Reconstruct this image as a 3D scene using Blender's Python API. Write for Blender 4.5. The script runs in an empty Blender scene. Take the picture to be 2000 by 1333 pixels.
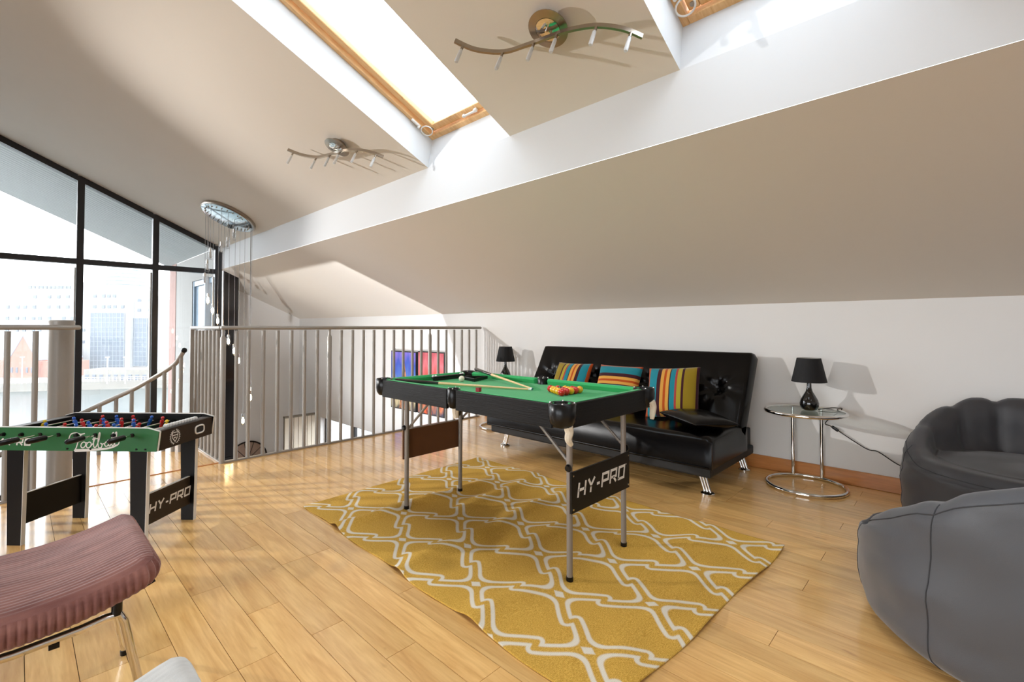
import bpy, bmesh, math, random
import numpy as np
from mathutils import Vector, Matrix, noise as mnoise

random.seed(7)
rad = math.radians
sc = bpy.context.scene
COL = sc.collection

# ------------------------------------------------------------------ camera
F_PX, YAW, PITCH, PCY, CAM_H = 922.62, rad(46.358), rad(1.116), 622.92, 1.10
cam_d = bpy.data.cameras.new('camera')
cam_d.sensor_fit = 'HORIZONTAL'
cam_d.sensor_width = 36.0
cam_d.lens = F_PX * 36.0 / 2000.0
cam_d.shift_y = (PCY - 666.5) / 2000.0
cam_d.clip_start = 0.02
cam_d.clip_end = 3000
cam = bpy.data.objects.new('camera', cam_d)
COL.objects.link(cam)
cam.location = (0, 0, CAM_H)
cam.rotation_euler = (rad(90) + PITCH, 0, -YAW)
sc.camera = cam

# ------------------------------------------------------------------ world, exposure
SKY = 5.0
KEY_W, LOW_W = 480.0, 470.0      # bulbs of the assumed spot lamp over the stairwell and assumed floor lamp downstairs
w = bpy.data.worlds.new('overcast_sky')
sc.world = w
w.use_nodes = True
bg = w.node_tree.nodes['Background']
bg.inputs[0].default_value = (0.89, 0.945, 1.0, 1)
bg.inputs[1].default_value = SKY
sc.view_settings.view_transform = 'Standard'
sc.view_settings.look = 'None'
sc.view_settings.gamma = 1.0
sc.view_settings.use_curve_mapping = False
sc.view_settings.exposure = 0.75

def portal(name, loc, size, direction):
    l = bpy.data.lights.new(name, 'AREA')
    l.shape = 'RECTANGLE'
    l.size, l.size_y = size
    l.cycles.is_portal = True
    o = bpy.data.objects.new(name, l)
    COL.objects.link(o)
    o.location = loc
    o.rotation_euler = Vector(direction).to_track_quat('-Z', 'Y').to_euler()
    return o

# ------------------------------------------------------------------ pixel helpers
_fw = Vector((math.sin(YAW) * math.cos(PITCH), math.cos(YAW) * math.cos(PITCH), math.sin(PITCH)))
_rt = Vector((math.cos(YAW), -math.sin(YAW), 0))
_up = _rt.cross(_fw)
CAM = Vector((0, 0, CAM_H))
def ray(px, py):
    return _fw + _rt * ((px - 1000) / F_PX) - _up * ((py - PCY) / F_PX)
def on_z(px, py, z=0.0):
    r = ray(px, py); return CAM + r * ((z - CAM_H) / r.z)
def on_x(px, py, x):
    r = ray(px, py); return CAM + r * (x / r.x)
def on_y(px, py, y):
    r = ray(px, py); return CAM + r * (y / r.y)
def at_depth(px, py, d):
    r = ray(px, py); return CAM + r * d

# ------------------------------------------------------------------ materials
def srgb(r, g, b):
    f = lambda c: (c / 255 / 12.92) if c / 255 <= 0.04045 else ((c / 255 + 0.055) / 1.055) ** 2.4
    return (f(r), f(g), f(b), 1)
MATS = {}
def mat(name, col, rough=0.5, metal=0.0, spec=0.5, noise=0.0, nscale=20.0, bump=0.0, bscale=60.0,
        coat=0.0, coat_rough=0.1, sheen=0.0, emit=None, estr=0.0, stretch=None):
    m = bpy.data.materials.new(name)
    m.use_nodes = True
    nt = m.node_tree; N = nt.nodes; L = nt.links
    b = N['Principled BSDF']
    b.inputs['Base Color'].default_value = col
    b.inputs['Roughness'].default_value = rough
    b.inputs['Metallic'].default_value = metal
    b.inputs['Specular IOR Level'].default_value = spec
    b.inputs['Coat Weight'].default_value = coat
    b.inputs['Coat Roughness'].default_value = coat_rough
    b.inputs['Sheen Weight'].default_value = sheen
    if emit:
        b.inputs['Emission Color'].default_value = emit
        b.inputs['Emission Strength'].default_value = estr
    tc = N.new('ShaderNodeTexCoord')
    vec = tc.outputs['Object']
    if stretch:
        mp = N.new('ShaderNodeMapping'); mp.inputs['Scale'].default_value = stretch
        L.new(vec, mp.inputs['Vector']); vec = mp.outputs['Vector']
    if noise > 0:
        t = N.new('ShaderNodeTexNoise'); t.inputs['Scale'].default_value = nscale
        t.inputs['Detail'].default_value = 5
        L.new(vec, t.inputs['Vector'])
        mx = N.new('ShaderNodeMix'); mx.data_type = 'RGBA'
        mx.inputs['A'].default_value = tuple(c * (1 - noise) for c in col[:3]) + (1,)
        mx.inputs['B'].default_value = tuple(min(1, c * (1 + noise)) for c in col[:3]) + (1,)
        L.new(t.outputs['Fac'], mx.inputs['Factor'])
        L.new(mx.outputs['Result'], b.inputs['Base Color'])
    if bump > 0:
        t2 = N.new('ShaderNodeTexNoise'); t2.inputs['Scale'].default_value = bscale
        t2.inputs['Detail'].default_value = 3
        L.new(vec, t2.inputs['Vector'])
        bp = N.new('ShaderNodeBump'); bp.inputs['Strength'].default_value = bump
        bp.inputs['Distance'].default_value = 0.01
        L.new(t2.outputs['Fac'], bp.inputs['Height'])
        L.new(bp.outputs['Normal'], b.inputs['Normal'])
    MATS[name] = m
    return m

def glass_mat(name, tint=(1, 1, 1, 1), refl_rough=0.0):
    m = bpy.data.materials.new(name); m.use_nodes = True
    nt = m.node_tree; N = nt.nodes; L = nt.links
    N.remove(N['Principled BSDF'])
    out = N['Material Output']
    lw = N.new('ShaderNodeLayerWeight'); lw.inputs['Blend'].default_value = 0.5
    pw = N.new('ShaderNodeMath'); pw.operation = 'POWER'; pw.inputs[1].default_value = 5.0
    fr = N.new('ShaderNodeMath'); fr.operation = 'MULTIPLY_ADD'; fr.inputs[1].default_value = 0.96; fr.inputs[2].default_value = 0.035
    L.new(lw.outputs['Facing'], pw.inputs[0]); L.new(pw.outputs[0], fr.inputs[0])
    tr = N.new('ShaderNodeBsdfTransparent'); tr.inputs['Color'].default_value = tint
    gl = N.new('ShaderNodeBsdfGlossy'); gl.inputs['Roughness'].default_value = refl_rough
    mx = N.new('ShaderNodeMixShader')
    L.new(fr.outputs[0], mx.inputs[0]); L.new(tr.outputs[0], mx.inputs[1]); L.new(gl.outputs[0], mx.inputs[2])
    L.new(mx.outputs[0], out.inputs['Surface'])
    MATS[name] = m
    return m

def wood_mat(name, c1, c2, rough, along='Y', vary=0.25, coat=0.0, scale=1.0):
    """plank wood: grain stretched along one object axis, tint varied from piece to piece"""
    m = bpy.data.materials.new(name); m.use_nodes = True
    nt = m.node_tree; N = nt.nodes; L = nt.links
    b = N['Principled BSDF']
    tc = N.new('ShaderNodeTexCoord'); oi = N.new('ShaderNodeObjectInfo')
    add = N.new('ShaderNodeVectorMath'); add.operation = 'ADD'
    mul = N.new('ShaderNodeVectorMath'); mul.operation = 'SCALE'; mul.inputs['Scale'].default_value = 37.0
    cmb = N.new('ShaderNodeCombineXYZ')
    for i in range(3): L.new(oi.outputs['Random'], cmb.inputs[i])
    L.new(cmb.outputs[0], mul.inputs[0])
    L.new(tc.outputs['Object'], add.inputs[0]); L.new(mul.outputs[0], add.inputs[1])
    mp = N.new('ShaderNodeMapping')
    s = {'X': (1.2, 14, 14), 'Y': (14, 1.2, 14), 'Z': (14, 14, 1.2)}[along]
    mp.inputs['Scale'].default_value = tuple(v * scale for v in s)
    L.new(add.outputs[0], mp.inputs['Vector'])
    n1 = N.new('ShaderNodeTexNoise'); n1.inputs['Scale'].default_value = 1.6; n1.inputs['Detail'].default_value = 7
    n1.inputs['Distortion'].default_value = 1.4
    L.new(mp.outputs[0], n1.inputs['Vector'])
    n2 = N.new('ShaderNodeTexNoise'); n2.inputs['Scale'].default_value = 9; n2.inputs['Detail'].default_value = 4
    L.new(mp.outputs[0], n2.inputs['Vector'])
    mixn = N.new('ShaderNodeMath'); mixn.operation = 'MULTIPLY_ADD'
    L.new(n2.outputs['Fac'], mixn.inputs[0]); mixn.inputs[1].default_value = 0.45
    L.new(n1.outputs['Fac'], mixn.inputs[2])
    rmp = N.new('ShaderNodeValToRGB')
    rmp.color_ramp.elements[0].position = 0.42; rmp.color_ramp.elements[0].color = c1
    rmp.color_ramp.elements[1].position = 0.92; rmp.color_ramp.elements[1].color = c2
    L.new(mixn.outputs[0], rmp.inputs[0])
    hsv = N.new('ShaderNodeHueSaturation')
    mr = N.new('ShaderNodeMapRange'); mr.inputs['To Min'].default_value = 1 - vary; mr.inputs['To Max'].default_value = 1 + vary
    L.new(oi.outputs['Random'], mr.inputs['Value'])
    L.new(mr.outputs[0], hsv.inputs['Value']); L.new(rmp.outputs[0], hsv.inputs['Color'])
    # small knots and scuffs
    kn = N.new('ShaderNodeTexNoise'); kn.inputs['Scale'].default_value = 5.5; kn.inputs['Detail'].default_value = 3
    mp2 = N.new('ShaderNodeMapping'); mp2.inputs['Scale'].default_value = (2.2, 1, 1) if along == 'Y' else (1, 2.2, 1)
    L.new(add.outputs[0], mp2.inputs['Vector']); L.new(mp2.outputs[0], kn.inputs['Vector'])
    kr = N.new('ShaderNodeMapRange'); kr.inputs['From Min'].default_value = 0.70; kr.inputs['From Max'].default_value = 0.80
    L.new(kn.outputs['Fac'], kr.inputs['Value'])
    km = N.new('ShaderNodeMix'); km.data_type = 'RGBA'; km.blend_type = 'MULTIPLY'
    km.inputs['B'].default_value = (0.62, 0.48, 0.36, 1)
    L.new(kr.outputs[0], km.inputs['Factor']); L.new(hsv.outputs[0], km.inputs['A'])
    L.new(km.outputs['Result'], b.inputs['Base Color'])
    rr = N.new('ShaderNodeMapRange'); rr.inputs['To Min'].default_value = rough * 0.8; rr.inputs['To Max'].default_value = rough * 1.25
    L.new(n1.outputs['Fac'], rr.inputs['Value']); L.new(rr.outputs[0], b.inputs['Roughness'])
    bp = N.new('ShaderNodeBump'); bp.inputs['Strength'].default_value = 0.06; bp.inputs['Distance'].default_value = 0.004
    L.new(n2.outputs['Fac'], bp.inputs['Height']); L.new(bp.outputs[0], b.inputs['Normal'])
    b.inputs['Coat Weight'].default_value = coat; b.inputs['Coat Roughness'].default_value = 0.13
    MATS[name] = m
    return m

white_wall = mat('white_wall_paint', (0.80, 0.79, 0.775, 1), 0.75, bump=0.03, bscale=220, noise=0.015, nscale=3)
ceil_paint = mat('ceiling_paint', (0.78, 0.72, 0.64, 1), 0.8, bump=0.03, bscale=200, noise=0.015, nscale=2)
reveal_paint = mat('reveal_paint', (0.70, 0.72, 0.735, 1), 0.7, bump=0.02, bscale=200)
oak = wood_mat('light_oak_floor', srgb(214, 158, 88), srgb(246, 200, 128), 0.34, 'Y', 0.10, coat=0.9)
oak_skirt = wood_mat('oak_skirting', srgb(170, 104, 48), srgb(200, 132, 68), 0.35, 'Y', 0.05, coat=0.2)
pine = wood_mat('skylight_pine', srgb(216, 164, 106), srgb(240, 200, 146), 0.45, 'Y', 0.05, scale=1.5)
sub_floor = mat('sub_floor', srgb(150, 108, 66), 0.6, noise=0.1)
black_alu = mat('black_aluminium', srgb(30, 31, 36), 0.4, noise=0.1)
gloss_black = mat('gloss_black_panel', srgb(26, 24, 26), 0.10, noise=0.1, nscale=4)
rail_grey = mat('grey_rail_paint', srgb(156, 151, 144), 0.36, metal=0.15, noise=0.04)
chrome = mat('chrome', (0.78, 0.77, 0.75, 1), 0.07, metal=1.0)
steel = mat('brushed_steel', srgb(168, 158, 146), 0.28, metal=1.0, noise=0.08, nscale=60)
grey_leg = mat('grey_leg_paint', srgb(140, 132, 124), 0.38, metal=0.25, noise=0.04)
black_plastic = mat('black_plastic', srgb(13, 13, 14), 0.28, spec=.35)
black_matte = mat('black_matte', srgb(18, 18, 19), 0.6, noise=0.15)
glass = glass_mat('clear_glass')
sky_glass = glass_mat('coated_skylight_glass', (0.86, 0.88, 0.90, 1))
glass_table = glass_mat('table_glass', (0.86, 0.93, 0.90, 1))
leather = mat('black_leatherette', srgb(6, 5, 6), 0.25, bump=0.05, bscale=380, spec=0.25)
white_plastic = mat('white_plastic', srgb(232, 232, 230), 0.4)
white_frame = mat('white_edge', srgb(225, 222, 216), 0.5)

# ------------------------------------------------------------------ mesh helpers
def add_box(bm, c, s, R=None, bevel=0.0, seg=2):
    M = Matrix.Translation(Vector(c))
    if R is not None: M = M @ R.to_4x4()
    M = M @ Matrix.Diagonal((s[0], s[1], s[2], 1))
    r = bmesh.ops.create_cube(bm, size=1.0, matrix=M)
    if bevel > 0:
        es = list({e for v in r['verts'] for e in v.link_edges})
        bmesh.ops.bevel(bm, geom=es, offset=bevel, segments=seg, profile=0.5, affect='EDGES')

def frame_of(d):
    d = Vector(d).normalized()
    a = Vector((0, 0, 1)) if abs(d.z) < 0.95 else Vector((1, 0, 0))
    x = d.cross(a).normalized(); y = d.cross(x).normalized()
    return x, y

def add_tube(bm, pts, r, n=10, closed=False, caps=True, radii=None):
    pts = [Vector(p) for p in pts]
    rings = []
    k = len(pts)
    px = None
    for i, p in enumerate(pts):
        if closed: d = pts[(i + 1) % k] - pts[i - 1]
        else: d = pts[min(i + 1, k - 1)] - pts[max(i - 1, 0)]
        d.normalize()
        if px is None: x, y = frame_of(d)
        else:
            x = (px - d * px.dot(d)).normalized(); y = d.cross(x)
        px = x
        rr = radii[i] if radii else r
        rings.append([bm.verts.new(p + (x * math.cos(2 * math.pi * j / n) + y * math.sin(2 * math.pi * j / n)) * rr) for j in range(n)])
    m = k if closed else k - 1
    for i in range(m):
        a, b = rings[i], rings[(i + 1) % k]
        for j in range(n):
            bm.faces.new((a[j], a[(j + 1) % n], b[(j + 1) % n], b[j]))
    if caps and not closed:
        bm.faces.new(rings[0][::-1]); bm.faces.new(rings[-1])

def add_cyl(bm, p0, p1, r, n=14, r1=None):
    add_tube(bm, [p0, p1], r, n, radii=[r, r if r1 is None else r1])

def add_lathe(bm, prof, n=32, M=None, cap=True):
    M = M or Matrix()
    rings = []
    for (r, z) in prof:
        rings.append([bm.verts.new(M @ Vector((max(r, 1e-5) * math.cos(2 * math.pi * j / n), max(r, 1e-5) * math.sin(2 * math.pi * j / n), z))) for j in range(n)])
    for a, b in zip(rings[:-1], rings[1:]):
        for j in range(n):
            bm.faces.new((a[j], a[(j + 1) % n], b[(j + 1) % n], b[j]))
    if cap:
        bm.faces.new(rings[0][::-1]); bm.faces.new(rings[-1])

def add_sphere(bm, c, r, u=20, v=12, s=(1, 1, 1)):
    M = Matrix.Translation(Vector(c)) @ Matrix.Diagonal((s[0], s[1], s[2], 1))
    bmesh.ops.create_uvsphere(bm, u_segments=u, v_segments=v, radius=r, matrix=M)

def add_prism(bm, poly, M, depth):
    """poly in local xy, extruded along local z by depth"""
    a = [bm.verts.new(M @ Vector((x, y, 0))) for x, y in poly]
    b = [bm.verts.new(M @ Vector((x, y, depth))) for x, y in poly]
    n = len(poly)
    bm.faces.new(a[::-1]); bm.faces.new(b)
    for i in range(n):
        bm.faces.new((a[i], a[(i + 1) % n], b[(i + 1) % n], b[i]))

def quad(bm, a, b, c, d):
    bm.faces.new([bm.verts.new(Vector(p)) for p in (a, b, c, d)])

def BM():
    return bmesh.new()

def obj(name, bm, m, parent=None, smooth=False, angle=40):
    bmesh.ops.recalc_face_normals(bm, faces=bm.faces[:])
    me = bpy.data.meshes.new(name)
    bm.to_mesh(me); bm.free()
    if m: me.materials.append(m)
    if smooth:
        me.polygons.foreach_set('use_smooth', [True] * len(me.polygons))
        if angle < 180:
            try: me.set_sharp_from_angle(angle=rad(angle))
            except Exception: pass
    o = bpy.data.objects.new(name, me)
    COL.objects.link(o)
    if parent: o.parent = parent
    return o

def child(name, me, parent, loc=(0, 0, 0), rot=(0, 0, 0)):
    o = bpy.data.objects.new(name, me); COL.objects.link(o); o.parent = parent
    o.location = loc; o.rotation_euler = rot
    return o

def tag(o, label, cat, group=None):
    o['label'] = label; o['category'] = cat
    if group: o['group'] = group
    return o

def thing(name, label, cat, loc=(0, 0, 0), rz=0.0, group=None):
    o = bpy.data.objects.new(name, None); COL.objects.link(o)
    o.empty_display_size = 0.05
    o.location = loc; o.rotation_euler = (0, 0, rz)
    return tag(o, label, cat, group)

def struct_empty(name, loc=(0, 0, 0), rot=(0, 0, 0)):
    o = bpy.data.objects.new(name, None); COL.objects.link(o)
    o.empty_display_size = 0.05
    o.location = loc; o.rotation_euler = rot; o['kind'] = 'structure'
    return o

def struct(name, bm, m, parent=None, smooth=False):
    o = obj(name, bm, m, parent, smooth)
    if not parent: o['kind'] = 'structure'
    return o

def simple(name, parent, m, fn, smooth=False, angle=40):
    bm = BM(); fn(bm); return obj(name, bm, m, parent, smooth, angle)

def copy_tree(o, parent=None):
    c = o.copy(); COL.objects.link(c)
    if parent is not None: c.parent = parent
    for ch in o.children: copy_tree(ch, c)
    return c

def catmull(pts, k=8, closed=False):
    pts = [Vector(p) for p in pts]; out = []
    n = len(pts)
    for i in range(n if closed else n - 1):
        p0 = pts[i - 1] if (i > 0 or closed) else pts[0]
        p1 = pts[i]; p2 = pts[(i + 1) % n]
        p3 = pts[(i + 2) % n] if (closed or i + 2 < n) else pts[-1]
        for j in range(k):
            t = j / k
            out.append(0.5 * ((2 * p1) + (p2 - p0) * t + (2 * p0 - 5 * p1 + 4 * p2 - p3) * t * t + (3 * p1 - p0 - 3 * p2 + p3) * t ** 3))
    if not closed: out.append(pts[-1])
    return out

def ribbon(bm, pts, wd, M, depth=0.0008, closed=False, wfun=None):
    """flat printed stroke following 2-D points, in the plane of M"""
    pts = [Vector((p[0], p[1])) for p in pts]; n = len(pts)
    L_, R_ = [], []
    for i, p in enumerate(pts):
        a = pts[i - 1] if (i > 0 or closed) else None
        b = pts[(i + 1) % n] if (i < n - 1 or closed) else None
        d1 = (p - a).normalized() if a is not None and (p - a).length > 1e-9 else None
        d2 = (b - p).normalized() if b is not None and (b - p).length > 1e-9 else None
        d1 = d1 or d2; d2 = d2 or d1
        t = (d1 + d2)
        if t.length < 1e-6: t = d1
        t.normalize()
        nn = Vector((-t.y, t.x)); k = 1 / max(0.5, nn.dot(Vector((-d1.y, d1.x))))
        ww = (wfun(i / (n - 1)) if wfun else wd) * 0.5 * k
        L_.append(p + nn * ww); R_.append(p - nn * ww)
    top = [(bm.verts.new(M @ Vector((l.x, l.y, depth))), bm.verts.new(M @ Vector((r.x, r.y, depth)))) for l, r in zip(L_, R_)]
    for i in range(n if closed else n - 1):
        (a, b), (c, d) = top[i], top[(i + 1) % n]
        bm.faces.new((a, b, d, c))

LET = {  # angular block capitals on a unit square
    'H': ([[(0, 0), (0, 1)], [(.8, 0), (.8, 1)], [(0, .48), (.8, .48)]], .8),
    'Y': ([[(0, 1), (.4, .48), (.8, 1)], [(.4, .48), (.4, 0)]], .8),
    '-': ([[(0.02, .42), (.4, .42)]], .4),
    'P': ([[(0, 0), (0, .94), (.8, .94), (.8, .42), (.05, .42)]], .8),
    'R': ([[(0, 0), (0, .94), (.8, .94), (.8, .42), (.05, .42)], [(.4, .42), (.85, 0)]], .85),
    'O': ([[(0, .06), (0, .94), (.8, .94), (.8, .06), (-.08, .06)]], .8),
}
def block_text(bm, txt, M, h, wd=0.2, gap=0.34, shear=0.18):
    x = 0
    for ch in txt:
        strokes, adv = LET[ch]
        for s in strokes:
            ribbon(bm, [((x + px + py * shear) * h, py * h) for px, py in s], wd * h, M)
        x += adv + gap
    return (x - gap) * h
def text_width(txt, h, gap=0.34):
    return (sum(LET[c][1] for c in txt) + gap * (len(txt) - 1)) * h
# ================================================================== room shell
S = 0.456                     # roof pitch
XW, KNEE = 4.055, 1.29        # eaves wall and its height
XB, ZB = 2.335, 2.075         # lower edge of the dropped ceiling face
CE = 3.4915                   # upper ceiling: z = CE - S x
CF = 3.764                    # skylight frame plane
XR, XL = -1.6, -5.2           # ridge, far left wall
YB, YW, YG = -3.0, 8.93, 9.966
ZL = -2.7                     # lower storey floor
YE = 4.39                     # edge of the mezzanine
zc = lambda x: CE - S * x if x >= XR else CE - S * XR + S * (x - XR)
zf = lambda x: CF - S * x

def hx(bm, x0, x1, y0, y1, zfun):
    quad(bm, (x0, y0, zfun(x0)), (x1, y0, zfun(x1)), (x1, y1, zfun(x1)), (x0, y1, zfun(x0)))

SHAFTS = [(2.247, 3.186), (0.086, 1.034), (-2.1, -1.15)]  # last one, behind the camera, is an unseen skylight added for light
XT, XF = 0.62, 2.379
bm = BM()
edges = [YB] + [v for s_ in sorted(SHAFTS) for v in s_] + [YW]
for i in range(len(edges) - 1):
    y0, y1 = edges[i], edges[i + 1]
    hx(bm, XR, XT if i % 2 else XB, y0, y1, zc)
    hx(bm, XL, XR, y0, y1, zc)
struct('ceiling', bm, ceil_paint)
bm = BM()                                                    # low slope over the sofa
hx(bm, XB, XW + 0.02, YB, YG, lambda x: KNEE + S * (XW - x))
struct('ceiling', bm, ceil_paint)
bm = BM()                                                    # upright face between the two slopes
quad(bm, (XB, YB, ZB), (XB, YW, ZB), (XB, YW, zc(XB)), (XB, YB, zc(XB)))
struct('trim_1', bm, reveal_paint)
bm = BM()                                                    # skylight shaft linings
for (y0, y1) in SHAFTS:
    for y in (y0, y1):
        quad(bm, (XT, y, zc(XT)), (XB, y, zc(XB)), (XF, y, zf(XF)), (XT - .1, y, zf(XT - .1)))
    quad(bm, (XB, y0, zc(XB)), (XB, y1, zc(XB)), (XF, y1, zf(XF)), (XF, y0, zf(XF)))
    quad(bm, (XT, y0, zc(XT)), (XT, y1, zc(XT)), (XT - .1, y1, zf(XT - .1)), (XT - .1, y0, zf(XT - .1)))
struct('trim_2', bm, reveal_paint)

# skylights -------------------------------------------------------------------
ALPHA = math.atan(S)
def skylight(idx, y0, y1):
    # local axes: x along world Y, y up the slope, z outward
    up = Vector((-math.cos(ALPHA), 0, math.sin(ALPHA))); out = Vector((math.sin(ALPHA), 0, math.cos(ALPHA)))
    R = Matrix((Vector((0, 1, 0)), up, out)).transposed()
    e = struct_empty('window_%d' % idx, (XF, (y0 + y1) / 2, zf(XF)), R.to_euler())
    W = y1 - y0; Ln = (XF - XT + .1) / math.cos(ALPHA)
    def bars(a, t, z0, h, name, bev):
        # four bars of a rectangular frame, a = inset, t = bar width
        x0, x1, q0, q1 = -W / 2 + a, W / 2 - a, a, Ln - a
        for c, s_ in (((x0 + t / 2, (q0 + q1) / 2, z0), (t, q1 - q0, h)), ((x1 - t / 2, (q0 + q1) / 2, z0), (t, q1 - q0, h)),
                      ((0, q0 + t / 2, z0), (x1 - x0 - 2 * t, t, h)), ((0, q1 - t / 2, z0), (x1 - x0 - 2 * t, t, h))):
            simple(name, e, pine, lambda b: add_box(b, c, s_, bevel=bev))
    bars(-0.012, 0.05, 0.02, 0.06, 'window_frame', 0.004)
    bars(0.044, 0.06, 0.045, 0.05, 'window_sash', 0.008)
    simple('pane', e, sky_glass, lambda b: add_box(b, (0, Ln / 2, 0.058), (W - 0.2, Ln - 0.2, 0.006)))
    for dx in (0.012, 0.030):
        simple('glazing_gasket', e, black_plastic, lambda b: add_box(b, (W / 2 - 0.118 - dx, Ln / 2, 0.052), (0.002, Ln - 0.24, 0.003)))
    # white catch on the lower sash, pull cord ring in the corner
    def catch(b):
        add_box(b, (-0.06, 0.066, 0.0), (0.15, 0.016, 0.014), bevel=0.005)
        add_box(b, (-0.13, 0.068, 0.006), (0.03, 0.026, 0.024), bevel=0.005)
        add_box(b, (0.0, 0.066, 0.004), (0.02, 0.022, 0.022), bevel=0.004)
    simple('catch', e, white_plastic, catch, True)
    ring = [(W / 2 - 0.055 + 0.045 * math.cos(t), 0.10 + 0.045 * math.sin(t), -0.02 - 0.012 * math.cos(t)) for t in [2 * math.pi * k / 24 for k in range(24)]]
    simple('blind_cord_ring', e, white_plastic, lambda b: add_tube(b, ring, 0.005, 8, closed=True), True)
    simple('cord_cleat', e, white_plastic, lambda b: (add_box(b, (W / 2 - 0.03, 0.20, -0.016), (0.022, 0.09, 0.018), bevel=0.006), add_cyl(b, (W / 2 - 0.03, 0.165, -0.02), (W / 2 - 0.03, 0.165, -0.035), 0.01)), True)
    simple('hinge_plate', e, steel, lambda b: add_cyl(b, (W / 2 - 0.075, 0.075, 0.016), (W / 2 - 0.075, 0.075, 0.022), 0.014, 12), True)
    portal('skylight_portal', ((XF + XT - .1) / 2 + 0.03, (y0 + y1) / 2, zf((XF + XT - .1) / 2) + 0.09), (W - .2, Ln - .2), (-out.x, 0, -out.z))
for i, s_ in enumerate(SHAFTS): skylight(i + 1, *s_)

# eaves wall, with the lower-storey window --------------------------------------
bm = BM()
wy0, wy1, wz0, wz1 = 6.0, 8.95, -2.3, -0.612
for (a, b_, c, d) in ((YB, wy0, ZL, KNEE), (wy1, YG, ZL, KNEE), (wy0, wy1, ZL, wz0), (wy0, wy1, wz1, KNEE)):
    quad(bm, (XW, a, c), (XW, b_, c), (XW, b_, d), (XW, a, d))
for a in (wy0, wy1): quad(bm, (XW, a, wz0), (XW + .16, a, wz0), (XW + .16, a, wz1), (XW, a, wz1))
for c in (wz0, wz1): quad(bm, (XW, wy0, c), (XW, wy1, c), (XW + .16, wy1, c), (XW + .16, wy0, c))
struct('wall_right', bm, white_wall)
e = struct_empty('window_4', (XW + .12, (wy0 + wy1) / 2, wz0))
hh, wd = wz1 - wz0, wy1 - wy0
for y in (-wd / 2 + .02, -.62, .345, wd / 2 - .02): simple('window_frame', e, black_alu, lambda b: add_box(b, (0, y, hh / 2), (.05, .045, hh - .09)))
for z in (.022, hh - .022): simple('window_frame', e, black_alu, lambda b: add_box(b, (0, 0, z), (.05, wd, .045)))
for a, b2 in ((-wd / 2 + .045, -.645), (-.595, .32), (.37, wd / 2 - .045)): simple('pane', e, glass, lambda b: add_box(b, (0, (a + b2) / 2, hh / 2), (.008, b2 - a, hh - .09)))
portal('lower_window_portal', (XW + .17, (wy0 + wy1) / 2, (wz0 + wz1) / 2), (hh, wd), (-1, 0, 0))

# gable end beside the balcony, back wall, left wall ------------------------------
bm = BM()
quad(bm, (2.36, YG, ZL), (XW, YG, ZL), (XW, YG, KNEE), (2.36, YG, KNEE + S * (XW - 2.36)))
struct('wall_front', bm, white_wall)
bm = BM()
add_prism(bm, [(XL, ZL), (XW, ZL), (XW, KNEE), (XB, ZB), (XB, zc(XB)), (XR, zc(XR)), (XL, zc(XL))],
          Matrix(((1, 0, 0, 0), (0, 0, 1, YB - .1), (0, 1, 0, 0), (0, 0, 0, 1))), 0.1)
struct('wall_back', bm, white_wall)
bm = BM()
lw = [(-2.7, -0.1), (0.2, 2.9)]  # unseen windows, added to brighten the room
lz0, lz1 = 0.08, 2.45
ys = [YB] + [v for p in lw for v in p] + [YW]
for i in range(len(ys) - 1):
    if i % 2 == 0: quad(bm, (XL, ys[i], ZL), (XL, ys[i + 1], ZL), (XL, ys[i + 1], zc(XL)), (XL, ys[i], zc(XL)))
    else:
        quad(bm, (XL, ys[i], ZL), (XL, ys[i + 1], ZL), (XL, ys[i + 1], lz0), (XL, ys[i], lz0))
        quad(bm, (XL, ys[i], lz1), (XL, ys[i + 1], lz1), (XL, ys[i + 1], zc(XL)), (XL, ys[i], zc(XL)))
struct('wall_left', bm, white_wall)
for i, (a, b2) in enumerate(lw):
    e = struct_empty('window_%d' % (5 + i), (XL - .03, (a + b2) / 2, lz0))
    hh, wd = lz1 - lz0, b2 - a
    for y in (-wd / 2 + .03, 0, wd / 2 - .03): simple('window_frame', e, black_alu, lambda b: add_box(b, (0, y, hh / 2), (.06, .06, hh - .12)))
    for z in (.03, hh - .03): simple('window_frame', e, black_alu, lambda b: add_box(b, (0, 0, z), (.06, wd, .06)))
    for y in (-wd / 4, wd / 4): simple('pane', e, glass, lambda b: add_box(b, (0, y, hh / 2), (.008, wd / 2 - .07, hh - .12)))
    portal('added_window_portal', (XL - .08, (a + b2) / 2, (lz0 + lz1) / 2), (hh, wd), (1, 0, 0))
# floors --------------------------------------------------------------------------
bm = BM()
add_box(bm, ((XL + XW) / 2, (YB + YE) / 2, -0.117), (XW - XL, YE - YB, 0.206))
add_box(bm, (0.69, (YE + 5.43) / 2, -0.117), (0.96, 5.43 - YE - 0.002, 0.206))
floor = struct('floor', bm, sub_floor)
bm = BM()
quad(bm, (XL, YB, ZL), (XW, YB, ZL), (XW, YW, ZL), (XL, YW, ZL))
quad(bm, (2.36, YW, ZL), (XW, YW, ZL), (XW, YG, ZL), (2.36, YG, ZL))
struct('floor', bm, mat('lower_dark_floor', srgb(112, 78, 52), .4, noise=.12, nscale=4))  # unseen floor, coloured dark to cut light bounced onto the ceiling
PW, GAP = 0.1185, 0.0018
plank_cache = {}
def plank(x, y0, y1, wd=PW):
    key = (round(y1 - y0, 2), round(wd, 4))
    if key not in plank_cache:
        b = BM(); add_box(b, (0, 0, -0.007), (wd - GAP, key[0] - GAP, 0.0138))
        me = bpy.data.meshes.new('plank'); b.to_mesh(me); b.free(); me.materials.append(oak); plank_cache[key] = me
    child('plank', plank_cache[key], floor, (x, (y0 + y1) / 2, 0))
rp = random.Random(11)
x = 0.744 + PW / 2 - PW * 14
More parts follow.
